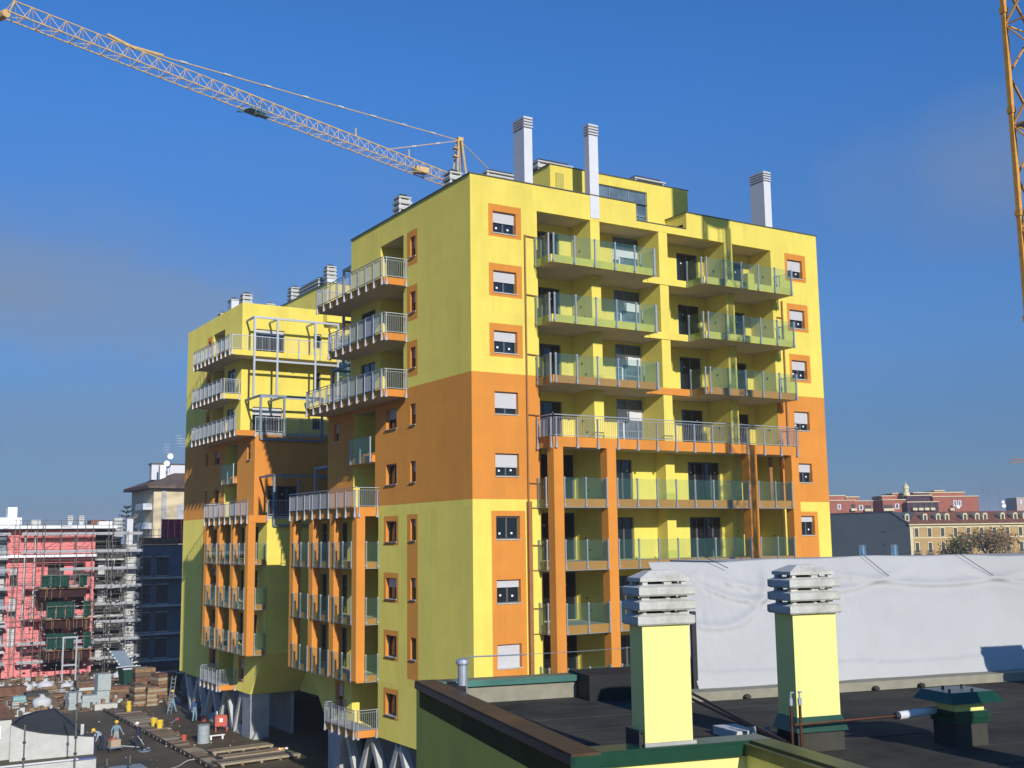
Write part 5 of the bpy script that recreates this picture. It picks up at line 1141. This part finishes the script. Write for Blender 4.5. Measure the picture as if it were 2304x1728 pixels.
# big bags, stacks, skips
def bag(x,y,s,lb):
    rr=random.Random(int(x*100)); o=g('bulk_bag',lb,'bag',x,y,rr.random(),'white bulk bags on the site')
    m=MB(); prof=[(.001,0),(.5,.02),(.62,.2),(.66,.45),(.6,.66),(.4,.76),(.14,.84),(.12,.98),(.001,.96)]
    m.lathe([(r_*s,z*s) for r_,z in prof],(0,0,0),14); m.v=[(x_*(1+.07*math.sin(5*math.atan2(y_,x_)+z_*4)),y_*(1+.06*math.cos(4*math.atan2(y_,x_))),z_) for x_,y_,z_ in m.v]
    m.build('sack',BAGM,o,smooth=True)
    for k in range(2): link('strap',cached(('strap',s),lambda:MB().bar((-.4*s,0,.7*s),(-.14*s,0,1.0*s),.05).bar((-.14*s,0,1.0*s),(.12*s,0,.98*s),.05).mesh('strap',LCO)),o,(0,.2*k-.1,0),1.57*k)
bag(-9.3,55.6,1.15,'large bright white bulk bag alone behind the curved wall')
for i,(x,y,s,d) in enumerate(((-8.7,67.6,.95,'left one, behind the mesh basket'),(-7.9,68.5,.8,'small one between two larger bags'),(-7.1,67.2,1.15,'largest of the far row'),(-5.3,67,.85,'by the wooden pallet post'),(-10.0,68.2,.8,'at the far left of the row'),(-4.7,68.7,.75,'low one under the white gantry'),(.6,72.5,.9,'below the stair ramp'))): bag(x,y,s,'white bulk bag in the far row, '+d)
def stack(x,y,w_,d,h,n,matl,name,lb,cat,rz=0,grp=None,gap=.03,jit=.04):
    o=g(name,lb,cat,x,y,rz,grp); rr=random.Random(int(x*37+y)); t=h/n
    for k in range(n): j=rr.uniform(-jit,jit); MB().box(-w_/2+j,w_/2+j*2,-d/2,d/2+j,k*t,(k+1)*t-gap*t*3).build('layer',matl if not isinstance(matl,list) else matl[k%len(matl)],o)
    return o
stack(-7.2,53.8,1.0,1.1,1.35,5,GSH,'sheet_stack','grey stack of wrapped sheets, left of three before the site','stack',.1,'grey stacks',.01); stack(-6.1,53.2,1.1,1.0,1.1,4,GSH,'sheet_stack','lower grey stack of wrapped sheets in the middle of three','stack',-.1,'grey stacks',.01); stack(-4.9,53.9,1.05,1.1,2.7,2,GSH,'sheet_stack','tallest grey wrapped stack, right of three','stack',.05,'grey stacks',.01)
stack(-4.7,52.6,1.5,.8,.4,1,LCO,'concrete_block','pale concrete block at the foot of the tall grey stack','block')
stack(-2.3,52.8,.9,1.6,1.75,9,[WOOD,BD[2],BD[3]],'timber_stack','neat stack of timber panels with pale edges behind the workers','timber stack',.05,'timber stacks'); stack(-1.3,52.2,.85,1.2,1.5,8,[BD[2],WOOD],'timber_stack','right timber stack beside the workers','timber stack',-.05,'timber stacks')
stack(-2.0,57,3.6,1.2,1.2,5,[WOOD,BRK2,BD[3]],'timber_stack','long low pile of brown shutter boards behind the stacks','timber stack',-.35,'timber stacks'); stack(.8,56.5,1.6,1.6,2.1,7,[BRK2,WOOD,BD[2]],'brick_pallet','tall reddish pallet stack between the green skips','pallet stack',.2); stack(.0,60,1.8,1.2,2.3,6,[BRK2,BD[3],WOOD],'brick_pallet','reddish bundle of tiles topped with scraps, farther back','pallet stack',0)
stack(-10.5,59.4,1.0,.9,.75,2,TEAL,'crate','pale teal crate on the bricks behind the hut','crate'); stack(-11,63.5,3.2,1.6,1.1,6,BRK2,'brick_pallet','wide orange brown pile of bricks behind the hut','pallet stack',.05)
stack(-9.0,60,1.9,1.2,.9,3,[DGR,BD[3]],'mesh_basket','dark wire basket of scrap in front of the bulk bags','basket'); stack(-6.9,66,1.2,.5,.55,3,[WOOD,BD[2]],'wooden_pallet','orange wooden pallet leaning before the biggest far bag','pallet'); stack(-4.2,61.5,2.8,1.4,1.4,5,[BRK2,BD[3],LCO],'rubble_heap','brownish heap of site material under the gantry','heap'); stack(-6.5,61,2.6,1,.5,3,[BRK2,BD[2]],'timber_stack','low reddish boards between basket and grey stacks','timber stack',-.1,'timber stacks')
def skip_(x,y,lb,s=1.):
    o=g('rubbish_skip',lb,'skip',x,y,.1,'dark green skips')
    MB().hexa([(-.7*s,-.5*s,0),(.7*s,-.5*s,0),(.7*s,.5*s,0),(-.7*s,.5*s,0),(-.9*s,-.75*s,1.5*s),(.9*s,-.75*s,1.5*s),(.9*s,.75*s,1.5*s),(-.9*s,.75*s,1.5*s)]).build('body',GSK,o)
    MB().box(-.95*s,.95*s,-.8*s,-.72*s,1.45*s,1.55*s).box(-.95*s,.95*s,.72*s,.8*s,1.45*s,1.55*s).build('rim',WHT,o)
skip_(2.3,60.2,'dark green skip with white rim beside the shaded struts',1.1); skip_(.2,65.5,'dark green skip at the foot of the stair ramp',1.2)
# gantry frame, stair ramp with pale knobs, ladder, tall white panel
o=g('steel_gantry','pale steel portal frame standing before the scaffolding','frame',-4.6,70)
for x in (-.6,.62): MB().box(x-.07,x+.07,-.07,.07,0,4.6).build('leg',MET,o)
MB().box(-.7,.75,-.08,.08,4.5,4.65).build('beam',MET,o); MB().box(-.6,.62,-.06,.06,1.9,2.05).build('cross_bar',MET,o)
o=g('stair_ramp','dark stair ramp with rows of pale knobs leading up to the scaffold','ramp',.9,72)
MB().hexa([(-.0,-1.5,.6),(1.3,-1.5,.7),(1.3,-1.4,.6),(0,-1.4,.5),(-.9,2.5,2.7),(.6,2.5,2.6),(.6,2.6,2.5),(-.9,2.6,2.6)]).build('ramp_deck',GBL,o)
for k in range(9):
    t=k/8
    for (a,b) in (((-.05,-1.5,.65),(-.95,2.5,2.8)),((1.35,-1.5,.8),(.65,2.5,2.75))):
        p=Vector(a).lerp(Vector(b),t); link('knob',cached('knb',lambda:MB().lathe([(.001,0),(.09,.03),(.09,.12),(.001,.15)],(0,0,0),7).mesh('knob',STK)),o,tuple(p))
o=g('debris','scattered scrap, clamps and offcuts over the whole site','debris',-4,62); o['kind']='stuff'
bpy.data.objects.remove(o)
m=MB(); rr=random.Random(77)
for k in range(1500):
    x=rr.uniform(-13,3.4); y=rr.uniform(51.5,77); a,b,c=rr.uniform(.05,.6),rr.uniform(.05,.5),rr.uniform(.03,.45)*rr.random()*1.6; m.box(x,x+a,y,y+b,GZ,GZ+c,rr.choice((0,0,0,3,0,1,2,4,0,2,0)))
for k in range(70):
    x=rr.uniform(-9,-.4); y=rr.uniform(24,50); a,b,c=rr.uniform(.03,.15),rr.uniform(.03,.1),rr.uniform(.02,.05); m.box(x,x+a,y,y+b,GZ,GZ+c,rr.choice((1,2,3)))
for k in range(90):
    x=rr.uniform(-12.5,2.5); y=rr.uniform(56,76); L_=rr.uniform(1,3.2); an=rr.uniform(-.6,.6); z0=GZ+rr.uniform(.05,.5); m.bar((x,y,z0),(x+L_*math.cos(an),y+L_*math.sin(an),z0+rr.uniform(-.1,.3)),rr.uniform(.05,.2),.05,rr.choice((0,2,2,1)))
tag(m.build('site_debris',[BD[3],LCO,WOOD,BRK2,GSH,RED]),'scattered scrap, blocks and offcuts across the building site','debris',kind='stuff')
# ------------------------------------------------------------------ workers
SKIN=mat('skin',(.45,.26,.18),.7,.05,5)
def person(x,y,face,joints,label,cols,helmet,extra=None):
    """joints: dict name->(x,y,z) facing -y; cols: torso, legs, shoes"""
    P_=g('person',label,'person',x,y,face)
    order=[('pelvis',None,.15),('belly','pelvis',.145),('chest','belly',.17),('neck','chest',.06),('head0','neck',.085),('head1','head0',.10),('head2','head1',.075)]
    V=[];E_=[];Rr=[];idx={}
    def add(n,par,r_):
        idx[n]=len(V);V.append(joints[n]);Rr.append(r_)
        if par: E_.append((idx[par],idx[n]))
    for n,par,r_ in order: add(n,par,r_)
    for s in 'lr':
        add('sh'+s,'chest',.085);add('el'+s,'sh'+s,.055);add('wr'+s,'el'+s,.038);
        J=Vector(joints['wr'+s]);D=(J-Vector(joints['el'+s])).normalized(); joints['pa'+s]=tuple(J+D*.07); add('pa'+s,'wr'+s,.035)
        side=D.cross(Vector((0,1,0)))
        if side.length<.1: side=Vector((1,0,0))
        side.normalize(); cur=side.cross(D)
        for k in range(4):
            f0='f%d%s'%(k,s); joints[f0]=tuple(J+D*.10+side*(.03*(k-1.5))); add(f0,'pa'+s,.012); f1=f0+'b'; joints[f1]=tuple(J+D*(.15-.008*abs(k-1.5))+side*(.03*(k-1.5))+cur*.025); add(f1,f0,.009)
        joints['th'+s]=tuple(J+D*.06-side*.06+cur*.02); add('th'+s,'pa'+s,.012)
        add('hp'+s,'pelvis',.105);add('kn'+s,'hp'+s,.072);add('an'+s,'kn'+s,.05);add('to'+s,'an'+s,.045)
    me=bpy.data.meshes.new('body'); me.from_pydata(V,E_,[]); ob=bpy.data.objects.new('tmp',me); C.objects.link(ob)
    ob.modifiers.new('s','SKIN'); 
    sv=me.skin_vertices[0].data
    for i,r_ in enumerate(Rr): sv[i].radius=(r_,r_*(.8 if i in (1,2,0) else 1)); sv[i].use_root=(i==0)
    ob.modifiers.new('d','SUBSURF').levels=1
    dg=bpy.context.evaluated_depsgraph_get(); bm_=bpy.data.meshes.new_from_object(ob.evaluated_get(dg)); bpy.data.objects.remove(ob)
    bm_.materials.clear()
    for c_ in (cols[0],cols[1],SKIN,cols[2]): bm_.materials.append(c_)
    segs=[('pelvis','hpl',1),('pelvis','hpr',1),('pelvis','belly',1),('belly','chest',0),('chest','neck',0),('head0','head2',2)]
    for s in 'lr': segs+=[('chest','sh'+s,0),('sh'+s,'el'+s,0),('el'+s,'wr'+s,0),('pa'+s,'f1%sb'%s,2),('hp'+s,'kn'+s,1),('kn'+s,'an'+s,1),('an'+s,'to'+s,3)]
    sg=[(Vector(joints[a]),Vector(joints[b]),k) for a,b,k in segs]
    for p in bm_.polygons:
        c_=p.center; best=9
        for a,b,k in sg:
            ab=b-a; t=max(0,min(1,(c_-a).dot(ab)/max(1e-9,ab.dot(ab)))); d=(c_-a-ab*t).length
            if d<best: best=d;p.material_index=k
        p.use_smooth=True
    link('body',bm_,P_,(0,0,0))
    h=Vector(joints['head1']); upv=(Vector(joints['head2'])-Vector(joints['head0'])).normalized(); fwd=Vector((0,-1,0)); fwd=(fwd-upv*fwd.dot(upv)).normalized(); sd_=upv.cross(fwd)
    def place(mb): mb.v=[tuple(h+sd_*v[0]+fwd*(-v[1])+upv*v[2]) for v in mb.v]; return mb
    hm=place(MB().lathe([(.145,.03),(.13,.035),(.128,.09),(.10,.145),(.05,.17),(.001,.178)],(0,0,0),16).box(-.09,.09,-.2,-.1,.028,.042)); link('helmet',hm.mesh('helmet',helmet),P_,(0,0,0))
    fc=place(MB().box(-.012,.012,-.125,-.09,-.04,.0).box(-.045,-.02,-.105,-.09,.0,.018,1).box(.02,.045,-.105,-.09,.0,.018,1).box(-.025,.025,-.102,-.085,-.075,-.065,1).box(-.11,-.09,-.01,.02,-.03,.02).box(.09,.11,-.01,.02,-.03,.02)); link('face',fc.mesh('face',[SKIN,IRO]),P_,(0,0,0))
    if extra: extra(P_)
    return P_
def base_j(**kw):
    j=dict(pelvis=(0,0,.92),belly=(0,0,1.1),chest=(0,0,1.34),neck=(0,-.01,1.5),head0=(0,-.02,1.58),head1=(0,-.03,1.66),head2=(0,-.02,1.74),shl=(-.19,0,1.42),shr=(.19,0,1.42),ell=(-.26,.02,1.15),elr=(.26,.02,1.15),wrl=(-.27,-.1,.92),wrr=(.27,-.1,.92),hpl=(-.1,0,.88),hpr=(.1,0,.88),knl=(-.12,-.03,.48),knr=(.12,-.03,.48),anl=(-.13,.02,.08),anr=(.13,.02,.08),tol=(-.14,-.15,.045),tor=(.14,-.15,.045))
    j.update(kw); return j
def cloth(n,c): return mat(n,c,.9,.1,6)
NAV=cloth('navy_trousers',(.025,.03,.06)); LBL=cloth('pale_blue_jacket',(.33,.38,.46)); GBJ=cloth('grey_blue_shirt',(.17,.24,.29)); GTR=cloth('grey_trousers',(.30,.32,.32)); BLU=cloth('blue_overall',(.04,.09,.20)); JEA=cloth('worn_jeans',(.17,.26,.34)); BRJ=cloth('brown_jacket',(.10,.085,.07)); BOOT=cloth('dark_boots',(.03,.028,.025)); HY=mat('yellow_helmet',(.80,.50,.03),.3,.02,3); HW=mat('white_helmet',(.8,.8,.8),.3,.02,3); HB=mat('dark_blue_helmet',(.06,.10,.16),.35,.02,3)
person(-9.55,32.2,R(-80),base_j(pelvis=(0,.1,.9),belly=(0,-.02,1.08),chest=(0,-.2,1.25),neck=(0,-.34,1.33),head0=(0,-.41,1.36),head1=(0,-.47,1.40),head2=(0,-.5,1.48),shl=(-.19,-.22,1.28),shr=(.19,-.22,1.28),ell=(-.22,-.32,1.0),elr=(.22,-.3,1.0),wrl=(-.2,-.42,.78),wrr=(.2,-.4,.78),hpl=(-.1,.1,.87),hpr=(.1,.1,.87),knl=(-.13,.0,.48),knr=(.13,.08,.48),anl=(-.14,.02,.08),anr=(.14,.18,.08),tol=(-.14,-.14,.045),tor=(.14,.02,.045)),'worker in pale blue jacket and yellow helmet bending forward beside the curved wall',(LBL,NAV,BOOT),HY)
person(-8.42,32.9,R(-15),base_j(ell=(-.3,-.05,1.15),elr=(.32,-.1,1.17),wrl=(-.28,-.28,1.0),wrr=(.42,-.22,1.02),knl=(-.16,-.03,.48),anl=(-.2,.05,.08),tol=(-.21,-.12,.045)),'worker in grey blue shirt and yellow helmet standing behind the mixer cart',(GBJ,GTR,BOOT),HY)
person(-7.3,31.4,R(-115),base_j(belly=(0,-.02,1.1),chest=(0,-.06,1.34),neck=(0,-.1,1.5),head0=(0,-.13,1.57),head1=(0,-.15,1.64),head2=(0,-.15,1.72),shl=(-.19,-.06,1.41),shr=(.19,-.06,1.41),ell=(-.24,-.15,1.14),elr=(.24,-.12,1.14),wrl=(-.2,-.33,.98),wrr=(.2,-.32,.95),knl=(-.11,-.2,.5),anl=(-.12,-.24,.08),tol=(-.12,-.4,.045),knr=(.11,.04,.47),anr=(.11,.25,.1),tor=(.11,.1,.045)),'worker in dark navy clothes and white helmet walking beside the board walkway',(NAV,NAV,BOOT),HW)
person(-1.1,46.4,R(-30),base_j(hpl=(-.1,0,.87),knl=(-.24,-.03,.47),anl=(-.36,.05,.08),tol=(-.38,-.12,.045),knr=(.22,-.03,.47),anr=(.34,.02,.08),tor=(.36,-.13,.045),ell=(-.36,-.05,1.22),wrl=(-.42,-.12,1.42),elr=(.33,-.04,1.2),wrr=(.3,-.26,1.3)),'worker in brown jacket and yellow helmet holding a ladder, legs apart',(BRJ,JEA,BOOT),HY)
person(-.95,40.8,R(25),base_j(ell=(-.3,.02,1.16),wrl=(-.36,-.12,.93),elr=(.38,-.05,1.25),wrr=(.46,-.2,1.42),knr=(.15,-.03,.48),anr=(.2,.06,.08),tor=(.21,-.1,.045),knl=(-.15,-.06,.48),anl=(-.19,-.02,.08),tol=(-.2,-.2,.045)),'worker in blue overalls and blue helmet, one arm raised, before the struts',(BLU,JEA,BOOT),HB)
o=g('ladder','narrow pale ladder held upright by the worker in the brown jacket','ladder',-1.5,46.35,R(-30))
for x in (0,.3): MB().bar((x,0,.0),(x+.25,.25,2.9),.04).build('rail',MET,o)
for k in range(9): MB().bar((.02+.025*k,.025*k,.25+.3*k),(.32+.025*k,.025*k,.25+.3*k),.03).build('rung',MET,o)
o=g('mixer_cart','small wheeled cart with beige box pulled on the wet deck','cart',-8.7,32.0,R(10))
MB().box(-.35,.3,-.25,.25,.3,.75).build('box',mat('cardboard_beige',(.42,.33,.22),.8,.1,4),o); MB().box(-.45,.45,-.3,.3,.22,.3).build('frame',MTD,o); MB().box(-.3,-.1,-.22,.2,.75,.88).build('red_lid',RED,o)
for sx in (-.38,.38):
    for sy in (-.3,.3): q=MB().cyl((sx,sy-.03,.12),(sx,sy+.03,.12),.12,10).build('wheel',BOOT,o)
MB().bar((.4,0,.3),(1.9,-1.1,.1),.05).build('shaft',GSH,o)
o=g('power_float','power float machine at the end of the shaft beside the navy worker','machine',-7.1,30.7)
MB().lathe([(.001,.02),(.42,.02),(.42,.08),(.1,.1),(.12,.32),(.001,.34)],(0,0,0),14).build('disc',MTD,o); MB().box(-.14,.14,-.12,.12,.2,.42).build('engine',DKM,o); MB().bar((0,0,.35),(-.35,.5,.95),.04).build('handle',GSH,o)
o=g('squeegee','long handled squeegee lying on the wet floor','tool',-1.9,42.3,R(20)); MB().bar((-1.0,-.8,.05),(.5,.5,.08),.04).build('handle',LCO,o); MB().box(.0,.25,.0,.18,.02,.22).build('head',mat('dull_red_head',(.30,.08,.06),.8,.1,3),o)

# ------------------------------------------------------------------ hazy city air
hm=bpy.data.materials.new('haze'); hm.use_nodes=True; t=hm.node_tree; t.nodes.clear()
o_=t.nodes.new('ShaderNodeOutputMaterial'); pv=t.nodes.new('ShaderNodeVolumePrincipled'); pv.inputs['Color'].default_value=(.80,.87,1,1); pv.inputs['Density'].default_value=.00032; pv.inputs['Anisotropy'].default_value=0.0
t.links.new(pv.outputs[0],o_.inputs['Volume'])
tag(MB().box(-950,2550,-250,2550,-2.2,60).build('haze',hm),kind='stuff')
#@@/SITE
